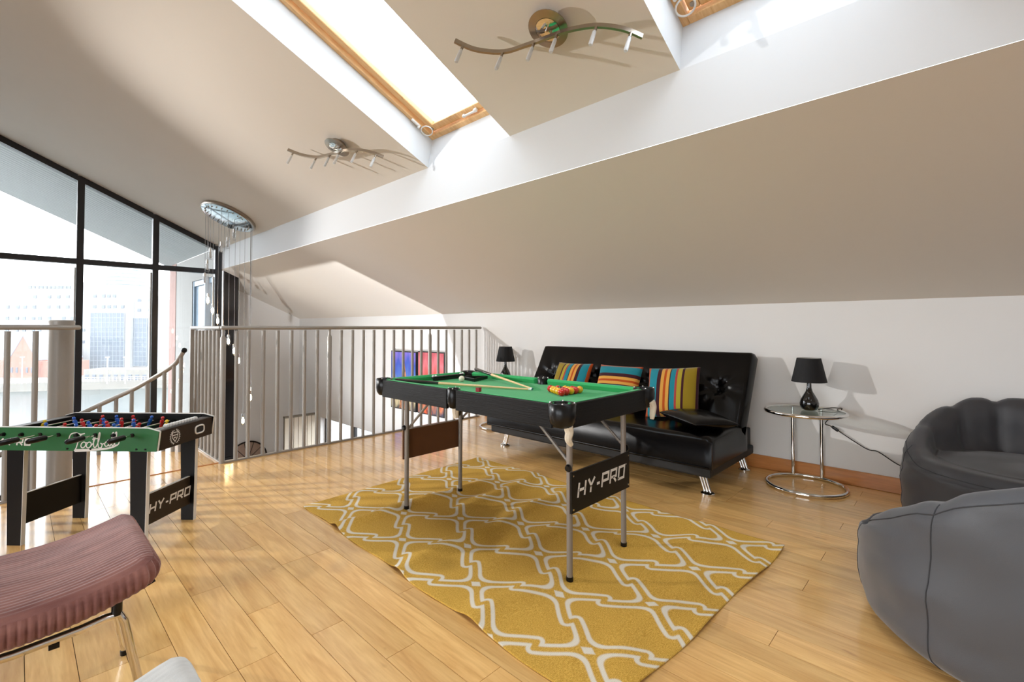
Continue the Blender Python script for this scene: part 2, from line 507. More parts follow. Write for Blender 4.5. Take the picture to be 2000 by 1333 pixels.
while x < XW - 0.02:
    y = -0.7 - rp.choice([0, .3, .6, .9])
    while y < YE:
        ln = rp.choice([0.6, 0.9, 1.2, 1.2, 1.5])
        y1 = min(YE, y + ln)
        if YE - y1 < 0.25: y1 = YE
        plank(x, y, y1); y = y1
    x += PW
for k in range(8): plank(0.225 + 0.118 / 2 + k * 0.118, YE + 0.012, 5.425, 0.118)
simple('threshold_strip', floor, oak_skirt, lambda b: add_box(b, (0.69, YE + 0.004, 0.002), (0.96, 0.022, 0.006), bevel=0.002))

bm = BM()
add_box(bm, (XW - 0.009, (YB + 4.32) / 2, 0.052), (0.018, 4.32 - YB, 0.102), bevel=0.003)
struct('baseboard_right', bm, oak_skirt)

# big gable window ------------------------------------------------------------------
e = struct_empty('window_7', (0, YW, 0))
MX = [2.30 - 0.8515 * k for k in range(7)]
MX[0] = 2.338
zs = -1.07
def head(x): return zc(x)
FT, FD = 0.075, 0.11
for k, x in enumerate(MX):
    t = FT if k else 0.10
    xx = x - (t / 2 if k == 0 else 0)
    simple('mullion', e, black_alu, lambda b: add_box(b, (xx, 0, (ZL + head(xx)) / 2), (t, FD, head(xx) - ZL)))
for k in range(len(MX) - 1):
    a, b2 = MX[k + 1] + FT / 2, MX[k] - (FT / 2 if k else 0.10)
    for z, t in ((2.028, 0.075), (zs, 0.08), (ZL + .04, 0.08)):
        simple('transom', e, black_alu, lambda b: add_box(b, ((a + b2) / 2, 0, z), (b2 - a, FD * .9, t)))
    # sloping head, cut to the pitch
    cuts = [a, b2] if not (a < XR < b2) else [a, XR, b2]
    for c0, c1 in zip(cuts[:-1], cuts[1:]):
        bm = BM()
        MY = Matrix(((1, 0, 0, 0), (0, 0, 1, -FD / 2), (0, 1, 0, 0), (0, 0, 0, 1)))
        add_prism(bm, [(c0, head(c0) - .085), (c1, head(c1) - .085), (c1, head(c1) + .02), (c0, head(c0) + .02)], MY, FD)
        obj('head_rail', bm, black_alu, e)
    MYg = Matrix(((1, 0, 0, 0), (0, 0, 1, .0), (0, 1, 0, 0), (0, 0, 0, 1)))
    top = [(x_, head(x_) - .085) for x_ in cuts][::-1]
    for poly in ([(a, 2.066), (b2, 2.066)] + top, [(a, zs + .04), (b2, zs + .04), (b2, 1.99), (a, 1.99)],
                 [(a, ZL + .08), (b2, ZL + .08), (b2, zs - .04), (a, zs - .04)]):
        bm = BM(); add_prism(bm, poly, MYg, 0.008); obj('pane', bm, glass, e)
    # slim pale glazing bead along the inner right edge of each light
    simple('glazing_bead', e, white_frame, lambda b: add_box(b, (b2 - .008, .03, (1.99 + zs) / 2), (.016, .03, 1.99 - zs - .09)))
portal('gable_portal', ((MX[0] + MX[-1]) / 2, YW + .1, (ZL + 3.2) / 2), (MX[0] - MX[-1], 3.2 - ZL), (0, -1, 0))
bm = BM()
quad(bm, (XL, YW, ZL), (MX[-1], YW, ZL), (MX[-1], YW, head(MX[-1])), (XL, YW, head(XL)))
struct('wall_front', bm, white_wall)
bm = BM()                                                     # dark panel closing the side of the glazing
add_box(bm, (2.485, YW + 0.02, (ZB + zs) / 2 + .0), (0.23, 0.06, ZB - zs - .02), bevel=0.004)
add_box(bm, (2.485, YW + 0.02, zs - .02), (0.24, 0.09, 0.06))
struct('trim_3', bm, gloss_black)
bm = BM()                                                     # face above the panel up to the low slope
quad(bm, (2.338, YW + .06, ZL), (2.62, YW + .06, ZL), (2.62, YW + .06, zs), (2.338, YW + .06, zs))
struct('wall_front', bm, white_wall)

# balcony side wall with its glazed door, seen through the glass -------------------------
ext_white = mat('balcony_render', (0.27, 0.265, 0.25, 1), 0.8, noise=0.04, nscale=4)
bluegrey = mat('bluegrey_frame', srgb(120, 140, 156), 0.4, noise=0.05)
brick = mat('balcony_brick', srgb(150, 122, 114), 0.85, noise=0.2, nscale=12)
xs = 2.40
bm = BM()
d0, d1, dz = 9.28, 11.08, 2.02
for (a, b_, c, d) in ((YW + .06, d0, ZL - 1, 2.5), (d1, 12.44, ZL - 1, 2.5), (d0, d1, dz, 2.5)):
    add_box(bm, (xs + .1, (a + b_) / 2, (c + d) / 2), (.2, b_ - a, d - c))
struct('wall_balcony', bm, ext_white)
bm = BM(); add_box(bm, (xs + .1, 12.74, (ZL - 1 + 2.5) / 2), (.22, .6, 2.5 - ZL + 1)); struct('wall_balcony', bm, brick)
dr = struct_empty('door_1', (xs + .05, (d0 + d1) / 2, 0))
for y in (-.87, -.05, .05, .87): simple('door_frame', dr, bluegrey, lambda b: add_box(b, (0, y, (dz + zs) / 2), (.07, .09, dz - zs)))
for z in (dz - .05, zs + .05): simple('door_frame', dr, bluegrey, lambda b: add_box(b, (0, 0, z), (.06, 1.74, .1)))
dark_glass = mat('door_glass', srgb(150, 168, 182), 0.08, spec=0.8)
for y in (-.46, .46): simple('pane', dr, dark_glass, lambda b: add_box(b, (.01, y, (dz + zs) / 2), (.012, .72, dz - zs - .2)))

# slatted eaves soffit outside --------------------------------------------------------------
soff = struct_empty('trim_4', (0, YW, 0))
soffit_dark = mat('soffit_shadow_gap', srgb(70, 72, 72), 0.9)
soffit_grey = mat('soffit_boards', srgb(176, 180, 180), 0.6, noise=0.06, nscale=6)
bm = BM()
xa, xb = -2.9, 2.42
lnn = (xb - xa) / math.cos(ALPHA)
add_box(bm, (0, 0, 0), (lnn, 0.118, 0.02), bevel=0.003, seg=1)
me = bpy.data.meshes.new('slat'); bm.to_mesh(me); bm.free(); me.materials.append(soffit_grey)
k = 0
y = 0.14
while y < 4.45:
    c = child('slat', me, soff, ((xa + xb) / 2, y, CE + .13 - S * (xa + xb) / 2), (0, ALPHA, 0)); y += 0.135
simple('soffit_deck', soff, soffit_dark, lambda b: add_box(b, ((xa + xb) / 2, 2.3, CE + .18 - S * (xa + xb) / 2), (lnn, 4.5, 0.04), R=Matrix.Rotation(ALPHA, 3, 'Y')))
# ================================================================== outside: river, quay, city
pale_render = mat('pale_facade', (0.26, 0.265, 0.27, 1), 0.85, noise=0.04, nscale=0.2)
pane_grey = mat('facade_window', srgb(74, 84, 96), 0.3, noise=0.2, nscale=0.3)
curtain = mat('curtain_wall_glass', srgb(70, 84, 98), 0.3, noise=0.25, nscale=0.25)
curtain_bar = mat('curtain_wall_bar', srgb(120, 128, 136), 0.6)
red_brick = mat('red_brickwork', srgb(140, 92, 76), 0.9, noise=0.15, nscale=1.5)
stone = mat('quay_stone', srgb(116, 113, 106), 0.9, noise=0.15, nscale=0.6)
slate = mat('slate_roof', srgb(110, 112, 120), 0.8, noise=0.1, nscale=1)
water = mat('river_water', srgb(44, 54, 52), 0.3, bump=0.5, bscale=0.5)
ZWAT = -15.0
fw_h = Vector((math.sin(YAW), math.cos(YAW), 0))
RB = Matrix((_rt, fw_h, Vector((0, 0, 1)))).transposed()       # facades square to the street
def zpx(y, d): return CAM_H + (640.9 - y) / F_PX * d
def fpos(px, d, z): return fw_h * d + _rt * ((px - 1000) / F_PX * d) + Vector((0, 0, z))
def building(name, label, d, px0, loc_px=None):
    o = thing(name, label, 'building', fpos(px0, d, ZWAT + 2.2), -YAW)
    return o
def B(px, d, px0): return (px - px0) / F_PX * d
def facade_box(bm, d, px0, a, b_, ytop, ybot, depth, z0=ZWAT + 2.2, front=0.0):
    x0, x1 = B(a, d, px0), B(b_, d, px0)
    zt, zb = zpx(ytop, d) - z0, max(.02, zpx(ybot, d) - z0)
    add_box(bm, ((x0 + x1) / 2, front + depth / 2, (zt + zb) / 2), (x1 - x0, depth, zt - zb))

bm = BM(); add_box(bm, (10, 220, ZWAT - .5), (900, 420, 1)); o = obj('river', bm, water); tag(o, 'grey-green river beyond the tall gable window', 'river'); o['kind'] = 'stuff'
bm = BM(); add_box(bm, (0, 60, 0), (420, 120, 2.2)); o = obj('quay', bm, stone)
o.location = fpos(140, 122, ZWAT + 1.1); o.rotation_euler = (0, 0, -YAW + rad(14))
tag(o, 'pale stone quay along the far bank of the river', 'quay')

bm = BM(); add_box(bm, (0, 0, ZWAT - 2.0), (2400, 2400, .5)); o = obj('ground', bm, mat('city_ground', (0.20, 0.19, 0.18, 1), .95, noise=.2, nscale=.05)); o['kind'] = 'structure'
# long white office block with small square windows
d, p0 = 150, 60
wb = building('office_block', 'long white office block with rows of small square windows across the river', d, p0)
bm = BM()
facade_box(bm, d, p0, -120, 158, 572, 790, 22); facade_box(bm, d, p0, 252, 300, 585, 790, 22)
facade_box(bm, d, p0, 10, 110, 546, 575, 12, front=6)
obj('facade', bm, pale_render, wb)
bm = BM()                                                       # bay with the low curved roof
x0, x1 = B(156, d, p0), B(262, d, p0)
zb = 0; prof = [(x0, zb)] + [(x1, zb)] + [(x1 - (x1 - x0) * t, zpx(580 - 11 * math.sin(math.pi * min(1, t * 1.02)), d) - (ZWAT + 2.2)) for t in [k / 16 for k in range(17)]]
add_prism(bm, prof, Matrix(((1, 0, 0, 0), (0, 0, 1, -1.5), (0, 1, 0, 0), (0, 0, 0, 1))), 22)
obj('curved_bay', bm, pale_render, wb)
bm = BM(); add_box(bm, (0, -.05, 0), (1.0, .35, 0.95)); wme = bpy.data.meshes.new('window'); bm.to_mesh(wme); bm.free(); wme.materials.append(pane_grey)
for yy, pxs in ((580, (68, 96, 114, 132)), (600, (15, 35, 49, 67, 95, 114, 132)), (622, (15, 34, 48, 66, 78, 97, 125, 142)), (645, (15, 34, 48, 66, 78, 97, 125, 142))):
    for px in pxs: child('window', wme, wb, (B(px, d, p0), -.02, zpx(yy, d) - ZWAT - 2.2))
for yy, pxs in ((579, (193, 210, 220, 231)), (600, (193, 210, 221, 232, 247)), (645, (163, 172)), (668, (163, 172))):
    for px in pxs: child('window', wme, wb, (B(px, d, p0), -1.52, zpx(yy, d) - ZWAT - 2.2))
for yy, pxs in ((587, (272, 293)), (606, (272, 293))):
    for px in pxs: child('window', wme, wb, (B(px, d, p0), -.02, zpx(yy, d) - ZWAT - 2.2))
for px in range(20, 105, 8):
    child('window', wme, wb, (B(px, d, p0), 5.98, zpx(558, d) - ZWAT - 2.2))
def glass_wall(a, b_, yt, yb_, front, nx, nz):
    x0, x1 = B(a, d, p0), B(b_, d, p0); zt, z0 = zpx(yt, d) - ZWAT - 2.2, zpx(yb_, d) - ZWAT - 2.2
    g = simple('curtain_wall', wb, curtain, lambda b: add_box(b, ((x0 + x1) / 2, front, (zt + z0) / 2), (x1 - x0, .4, zt - z0)))
    for k in range(nx + 1): simple('mullion', g, curtain_bar, lambda b: add_box(b, (x0 + (x1 - x0) * k / nx, front - .25, (zt + z0) / 2), (.1, .12, zt - z0)))
    for k in range(nz + 1): simple('transom', g, curtain_bar, lambda b: add_box(b, ((x0 + x1) / 2, front - .25, z0 + (zt - z0) * k / nz), (x1 - x0, .12, .1)))
glass_wall(187, 252, 612, 722, -1.6, 9, 12)
glass_wall(257, 289, 622, 715, -.2, 4, 10)

d, p0 = 178, 318
tw = building('office_tower', 'dark glazed office block right of the white one', d, p0)
bm = BM(); facade_box(bm, d, p0, 296, 345, 580, 790, 18); obj('facade', bm, pale_render, tw)
d_, p_ = d, p0
x0, x1 = B(306, d, p0), B(336, d, p0)
g = simple('curtain_wall', tw, curtain, lambda b: add_box(b, ((x0 + x1) / 2, -.1, (zpx(597, d) + zpx(715, d)) / 2 - ZWAT - 2.2), (x1 - x0, .3, zpx(597, d) - zpx(715, d))))
for k in range(11): simple('transom', g, curtain_bar, lambda b: add_box(b, ((x0 + x1) / 2, -.3, zpx(715 - k * 11.8, d) - ZWAT - 2.2), (x1 - x0, .1, .1)))
d, p0 = 215, 245
ft = building('round_office', 'pale round-topped office rising behind the white block', d, p0)
bm = BM(); add_lathe(bm, [(8.5, 0), (8.5, zpx(532, d) - ZWAT - 2.2), (6, zpx(520, d) - ZWAT - 2.2), (0.1, zpx(514, d) - ZWAT - 2.2)], 24); obj('drum', bm, pale_render, ft)
bm = BM()
for k in range(5): add_lathe(bm, [(8.6, zpx(560 - k * 7, d) - ZWAT - 2.2), (8.65, zpx(557 - k * 7, d) - ZWAT - 2.2)], 24)
obj('window_band', bm, pane_grey, ft)

# brick church on the quay
d, p0 = 132, 45
ch = building('brick_church', 'red brick gabled church on the quay, left of the first mullion', d, p0)
x0, x1 = B(18, d, p0), B(74, d, p0); z0 = ZWAT + 2.2
ze, za, zm = zpx(705, d) - z0, zpx(657, d) - z0, 0
M_f = Matrix(((1, 0, 0, 0), (0, 0, 1, 0), (0, 1, 0, 0), (0, 0, 0, 1)))
bm = BM(); add_prism(bm, [(x0, 0), (x1, 0), (x1, ze), ((x0 + x1) / 2, za), (x0, ze)], M_f, 14); obj('nave', bm, red_brick, ch)
bm = BM(); add_box(bm, (B(-40, d, p0), 6, 2.4), (14, 10, 4.8)); add_box(bm, (B(95, d, p0), 5, 2.2), (7, 8, 4.4)); obj('aisle', bm, red_brick, ch)
bm = BM()
for sgn in (-1, 1):
    add_box(bm, ((x0 + x1) / 2 + sgn * (x1 - x0) / 4, 7, (ze + za) / 2 + .2), (math.hypot((x1 - x0) / 2, za - ze) + .3, 14.2, .25), R=Matrix.Rotation(sgn * math.atan2(za - ze, (x1 - x0) / 2), 3, 'Y'))
obj('roof', bm, slate, ch)
for k in range(-2, 3): simple('window', ch, pane_grey, lambda b: add_box(b, (k * 1.4, -.06, ze * .45), (.55, .2, 1.5)))

# low quay-side pavilion, lamp posts, railings
d, p0 = 126, 230
pv = building('quay_pavilion', 'low pale pavilion on the quay below the glass facade', d, p0)
bm = BM(); facade_box(bm, d, p0, 165, 300, 722, 748, 6); obj('walls', bm, stone, pv)
for k in range(9): simple('window', pv, pane_grey, lambda b: add_box(b, (B(172 + k * 14, d, p0), -.05, zpx(737, d) - ZWAT - 2.2), (.9, .2, 1.4)))
for i, px in enumerate((45, 211, 246)):
    dd = 118
    lp = thing('street_lamp', ['white lamp post on the quay in front of the brick church', 'white lamp post on the quay below the glass facade', 'white lamp post on the quay right of the glass facade'][i], 'lamp post', fpos(px, dd, ZWAT + 2.2), group='lamp posts on the quay')
    simple('pole', lp, white_frame, lambda b: add_cyl(b, (0, 0, 0), (0, 0, 6.5), .1, 8))
    simple('lantern', lp, white_frame, lambda b: add_box(b, (0, 0, 6.6), (.9, .3, .18)))
bm = BM()
for k in range(70): add_box(bm, (-26 + k * .8, 0, .55), (.06, .06, 1.1))
add_box(bm, (2, 0, 1.1), (56, .07, .07)); add_box(bm, (2, 0, .6), (56, .05, .05))
o = obj('quay_railing', bm, white_frame); o.location = fpos(140, 121, ZWAT + 2.2); o.rotation_euler = (0, 0, -YAW + rad(14))
tag(o, 'long white railing along the quay edge', 'railing')
# river mist
bm = BM(); add_box(bm, (0, 0, 0), (500, 170, 60)); o = obj('river_haze', bm, None)
m = bpy.data.materials.new('river_haze'); m.use_nodes = True
N = m.node_tree.nodes; N.remove(N['Principled BSDF'])
v = N.new('ShaderNodeVolumeScatter'); v.inputs['Color'].default_value = (1, 1, 1, 1); v.inputs['Density'].default_value = 0.0009
m.node_tree.links.new(v.outputs[0], N['Material Output'].inputs['Volume'])
o.data.materials.append(m)
o.location = fw_h * 125 + Vector((0, 0, 10)); o.rotation_euler = (0, 0, -YAW)
o['kind'] = 'stuff'; tag(o, 'thin white haze hanging over the river', 'haze')
# ================================================================== railings
RZ = 1.085                                                     # underside of handrails
def bar_mesh(h, r=0.0155):
    b = BM(); add_cyl(b, (0, 0, 0), (0, 0, h), r, 10)
    me = bpy.data.meshes.new('baluster'); b.to_mesh(me); b.free(); me.materials.append(rail_grey)
    me.polygons.foreach_set('use_smooth', [True] * len(me.polygons)); me.set_sharp_from_angle(angle=rad(40)); return me
bar = bar_mesh(RZ - 0.03 + .012)
def post_fn(b, x, y, z0=0.0, h=RZ):
    add_tube(b, [(x, y, z0), (x, y, h - .07), (x, y, h - .045), (x, y, h + .005)], .021, 10, radii=[.021, .021, .011, .011])
def hand(b, p, q):
    d = (Vector(q) - Vector(p)); ln = d.length
    add_box(b, (Vector(p) + Vector(q)) / 2, (ln, .05, .032), R=Matrix.Rotation(math.atan2(d.y, d.x), 3, 'Z'), bevel=.014, seg=3)

X0, X1 = 1.165, 3.985
YR = YE - .02
rl = thing('railing', 'grey metal railing along the floor edge behind the pool table', 'railing', (0, 0, 0))
simple('handrail', rl, rail_grey, lambda b: hand(b, (X0 - .02, YR, RZ + .016), (X1 + .03, YR, RZ + .016)), True)
simple('handrail', rl, rail_grey, lambda b: hand(b, (X0, YR + .026, RZ + .016), (X0, 5.34, RZ + .016)), True)
simple('bottom_rail', rl, rail_grey, lambda b: add_box(b, ((X0 + X1) / 2, YR, .008), (X1 - X0, .03, .012)))
simple('bottom_rail', rl, rail_grey, lambda b: add_box(b, (X0, (YR + 5.34) / 2 + .008, .008), (.03, 5.34 - YR - .018, .012)))
xa = on_y(484.7, 640, YE).x; xe = on_y(928, 640, YE).x
for k in range(23):
    x = xa + (xe - xa) * k / 22
    if k in (6, 16): simple('post', rl, rail_grey, lambda b: post_fn(b, x, YR), True)
    else: child('baluster', bar, rl, (x, YR, .012))
child('baluster', bar, rl, (X0 + .10, YR, .012))
simple('post', rl, rail_grey, lambda b: post_fn(b, X0, YR), True)
for k in range(7): child('baluster', bar, rl, (X0, YR + .14 + k * .115, .012))
simple('post', rl, rail_grey, lambda b: (add_box(b, (X0, 5.325, RZ / 2), (.045, .03, RZ)), add_box(b, (X0, 5.36, RZ * .5), (.03, .04, RZ * .98))))

lr = thing('railing', 'grey metal railing on the left, in front of the round steel column', 'railing', (0, 0, 0))
xr_ = 0.305
simple('handrail', lr, rail_grey, lambda b: hand(b, (-2.6, YR, RZ + .018), (xr_, YR, RZ + .018)), True)
simple('bottom_rail', lr, rail_grey, lambda b: add_box(b, (-1.2, YR, .008), (2.8, .03, .012)))
for k in range(23):
    x = on_y(70, 640, YE).x - .1255 * k
    child('baluster', bar, lr, (x, YR, .012))

# spiral stair column and its descending handrail
colm = thing('stair_column', 'thick round grey steel column of the spiral stair', 'column', (0.215, 4.50, ZL))
simple('shaft', colm, rail_grey, lambda b: add_lathe(b, [(.066, 0), (.066, 1.135 - ZL)], 28), True)
simple('cap', colm, rail_grey, lambda b: add_lathe(b, [(.069, 1.135 - ZL), (.069, 1.146 - ZL), (.06, 1.153 - ZL)], 28), True)
sr = thing('stair_railing', 'curved grey handrail of the spiral stair going down', 'railing', (0.21, 4.56, 0))
key = [(22, .97), (29, .90), (34, .79), (39, .73), (45, .67), (56, .56), (63, .50), (69, .45), (77, .38), (100, .18), (130, -.1), (160, -.38)]
path = [(.94 * math.cos(rad(a)), .94 * math.sin(rad(a)), z) for a, z in key[1:]]
simple('handrail', sr, rail_grey, lambda b: add_tube(b, catmull(path, 6), .019, 10), True)
simple('end_cap', sr, black_plastic, lambda b: add_sphere(b, path[0], .024, 12, 8), True)
for a in (31, 35.5, 41, 50, 57.5, 64.5, 71.5, 79, 88, 98, 110, 122, 134):
    z = np.interp(a, [k_[0] for k_ in key], [k_[1] for k_ in key])
    simple('baluster', sr, rail_grey, lambda b: add_cyl(b, (.94 * math.cos(rad(a)), .94 * math.sin(rad(a)), z - 1.25), (.94 * math.cos(rad(a)), .94 * math.sin(rad(a)), z), .0155, 10), True)

# ================================================================== lamps
def shade_glow(name, col, s):
    return mat(name, (0.9, 0.9, 0.9, 1), 0.5, emit=col, estr=s)
UPL = Vector((-math.cos(ALPHA), 0, math.sin(ALPHA)))           # up the slope
NRM = Vector((-math.sin(ALPHA), 0, -math.cos(ALPHA)))          # away from the ceiling, into the room
frost = mat('frosted_glass_stick', (0.86, 0.87, 0.87, 1), 0.35, spec=0.6)
frost.node_tree.nodes['Principled BSDF'].inputs['Transmission Weight'].default_value = 0.35
def ceiling_wave_light(label, pos, scale=1.0):
    """S-shaped bar on a round ceiling plate, six frosted sticks"""
    # local frame: x up the slope, y along the room, z into the room
    R = Matrix((UPL, Vector((0, 1, 0)), UPL.cross(Vector((0, 1, 0))))).transposed()
    if (R @ Vector((0, 0, 1))).dot(NRM) < 0:
        R = Matrix((UPL, Vector((0, -1, 0)), UPL.cross(Vector((0, -1, 0))))).transposed(); sy = -1
    else: sy = 1
    t = thing('wave_ceiling_light', label, 'ceiling light', pos, group='wave ceiling lights')
    t.rotation_euler = R.to_euler()
    simple('ceiling_cup', t, steel, lambda b: add_lathe(b, [(.062, 0), (.062, .035)], 28), True)
    simple('round_plate', t, steel, lambda b: add_lathe(b, [(.06, .036), (.102, .038), (.104, .046), (.066, .052), (.064, .05)], 36), True)
    simple('plate_centre', t, chrome, lambda b: add_lathe(b, [(.063, .0515), (.04, .056)], 28), True)
    for d_ in (-.016, .016): simple('stem', t, chrome, lambda b: add_cyl(b, (d_, -.01, .05), (d_, -.01, .088), .005, 10), True)
    # bar: flat strip following an S
    ctrl = [(.215, .475), (.12, .405), (.035, .27), (.005, .12), (-.012, .0), (-.03, -.12), (-.075, -.255), (-.15, -.36), (-.225, -.42)]
    pts = [Vector((x_, sy * y_, .09)) for x_, y_ in ctrl]
    pts = catmull(pts, 6)
    def strip(b):
        top, bot = [], []
        for i, p in enumerate(pts):
            d_ = (pts[min(i + 1, len(pts) - 1)] - pts[max(i - 1, 0)]).normalized(); n_ = Vector((-d_.y, d_.x, 0)) * .006
            top.append([b.verts.new(p + n_ + Vector((0, 0, -.013))), b.verts.new(p - n_ + Vector((0, 0, -.013))), b.verts.new(p - n_ + Vector((0, 0, .013))), b.verts.new(p + n_ + Vector((0, 0, .013)))])
        for a, c in zip(top[:-1], top[1:]):
            for j in range(4): b.faces.new((a[j], a[(j + 1) % 4], c[(j + 1) % 4], c[j]))
        b.faces.new(top[0]); b.faces.new(top[-1][::-1])
    simple('wave_bar', t, steel, strip, True, 30)
    n = len(pts)
    for f in (.07, .25, .42, .58, .75, .92):
        p = pts[int(f * (n - 1))]
        s_ = simple('glass_stick', t, frost, lambda b: add_lathe(b, [(.005, .035), (.0095, .05), (.0105, .125), (.008, .132)], 14, Matrix.Translation((p.x, p.y, .085))), True)
        simple('socket', s_, steel, lambda b: add_lathe(b, [(.0075, .012), (.0075, .04)], 12, Matrix.Translation((p.x, p.y, .085))), True)
    return t
ceiling_wave_light('wave-shaped steel ceiling light between the two skylights', (1.848, 1.493, zc(1.848) - .001))
ceiling_wave_light('wave-shaped steel ceiling light left of the skylight, nearer the window', (1.845, 3.766, zc(1.845) - .001))

# cluster pendant over the stairwell
PC = Vector((1.945, 7.1, zc(1.945)))
pend = thing('cluster_pendant', 'oval mirrored ceiling plate with glowing glass drops on thin cables', 'pendant light', PC)
Rs = Matrix.Rotation(ALPHA, 4, 'Y')
mirror = mat('plate_mirror', srgb(205, 218, 224), 0.12, metal=0.9)
simple('oval_plate', pend, steel, lambda b: add_lathe(b, [(.335, 0), (.335, -.03), (.325, -.042)], 48, Rs @ Matrix.Diagonal((1, 1.25, 1, 1)), cap=True), True)
simple('mirror_face', pend, mirror, lambda b: add_lathe(b, [(.318, -.0425), (.31, -.047)], 48, Rs @ Matrix.Diagonal((1, 1.25, 1, 1))), True)
bulbglow = mat('lit_filament_bulb', (1, .85, .6, 1), 0.3, emit=(1, .70, .36, 1), estr=40)
dropglass = glass_mat('drop_glass', (0.95, 0.95, 0.95, 1))
cable_m = mat('pendant_cable', srgb(140, 136, 134), 0.4, metal=0.5)
drops = [(457, 462, 7.0), (445, 478, 6.85), (432, 488, 6.8), (411, 500, 6.85), (405, 523, 6.95), (400, 548, 7.05), (406, 588, 7.2), (415, 608, 7.3), (425, 628, 7.35),
         (436, 650, 7.4), (446, 668, 7.4), (457, 687, 7.35), (466, 706, 7.3), (487, 743, 7.1), (487.5, 760, 7.05), (489, 778, 7.0), (486, 791, 6.95), (474.5, 823, 6.85)]
for i, (px, py, yy) in enumerate(drops):
    p = on_y(px, py, yy) - PC
    ztop = -S * p.x - .046
    cb = simple('cable', pend, cable_m, lambda b: add_cyl(b, (p.x, p.y, p.z + .10), (p.x, p.y, ztop), .0022, 6), True)
    gd = simple('glass_drop', pend, dropglass, lambda b: add_lathe(b, [(.014, .10), (.022, .085), (.024, -.045), (.021, -.05)], 14, Matrix.Translation(p)), True)
    simple('socket', gd, chrome, lambda b: add_cyl(b, p + Vector((0, 0, .05)), p + Vector((0, 0, .10)), .012, 10), True)
    lit = i >= 6
    simple('bulb', gd, bulbglow if lit else frost, lambda b: add_lathe(b, [(.005, .05), (.012, .03), (.016, 0), (.013, -.022), (.004, -.032)], 12, Matrix.Translation(p)), True)
for k in range(26):
    a = 2 * math.pi * k / 26
    q = Rs @ Vector((.27 * math.cos(a), .27 * 1.25 * math.sin(a), -.052))
    simple('plate_nut', pend, steel, lambda b: add_sphere(b, q, .009, 8, 6))

# assumed lamps out of view, placed to cast the wall shadows and slope patch
gp = thing('assumed_spotlight', 'assumed white ceiling spot lamp, out of view, on a drop rod over the stairwell by the left wall', 'assumed_spotlight', (-2.9, 6.6, 0))  # assumed lamp; made a spot to keep its light off the ceiling
aim = (Vector((3.9, 1.9, .9)) - Vector((-2.9, 6.6, 2.3))).normalized()
MA = Matrix.Translation((0, 0, 2.3)) @ aim.to_track_quat('Z', 'Y').to_matrix().to_4x4()
simple('can', gp, white_plastic, lambda b: add_lathe(b, [(.03, -.14), (.05, -.13), (.055, .0), (.055, .02), (.050, .02), (.048, -.06)], 24, MA, cap=False), True)
simple('drop_rod', gp, white_plastic, lambda b: add_cyl(b, (0, 0, 2.36), (0, 0, zc(-2.9)), .008, 8))
simple('ceiling_rose', gp, white_plastic, lambda b: add_lathe(b, [(.05, zc(-2.9) - .03), (.05, zc(-2.9) + .02)], 20))
l = bpy.data.lights.new('assumed_spot_bulb', 'SPOT'); l.energy = KEY_W; l.shadow_soft_size = .03; l.color = (1, .98, .96); l.spot_size = rad(58); l.spot_blend = .6
lo = bpy.data.objects.new('assumed_spot_bulb', l); COL.objects.link(lo); lo.parent = gp
lo.location = Vector((0, 0, 2.3)) + aim * .03; lo.rotation_euler = aim.to_track_quat('-Z', 'Y').to_euler()
t_ = .62
dl = thing('assumed_floor_lamp', 'assumed black uplighter floor lamp, out of view, standing on the lower storey', 'floor lamp', (1.165 - 1.511 * t_, YE - 1.145 * t_, ZL))  # assumed lamp, aimed to throw the bright patch on the low slope
hz = -.22 - 2.139 * t_ - ZL
aim2 = Vector((2.97, 2.3, 3.15)).normalized()
MU = Matrix.Translation((0, 0, hz)) @ aim2.to_track_quat('Z', 'Y').to_matrix().to_4x4()
simple('base', dl, black_plastic, lambda b: add_lathe(b, [(.14, 0), (.14, .02), (.02, .03)], 24), True)
simple('pole', dl, black_plastic, lambda b: add_cyl(b, (0, 0, .03), (0, 0, hz - .10), .012))
simple('shade', dl, black_plastic, lambda b: add_lathe(b, [(.03, -.12), (.06, -.02), (.062, -.02), (.05, -.06)], 24, MU, cap=False), True)
l = bpy.data.lights.new('assumed_uplight_bulb', 'SPOT'); l.energy = LOW_W; l.shadow_soft_size = .025; l.color = (.95, .97, 1); l.spot_size = rad(66); l.spot_blend = .5
lo = bpy.data.objects.new('assumed_uplight_bulb', l); COL.objects.link(lo); lo.parent = dl
lo.location = (0, 0, hz); lo.rotation_euler = aim2.to_track_quat('-Z', 'Y').to_euler()

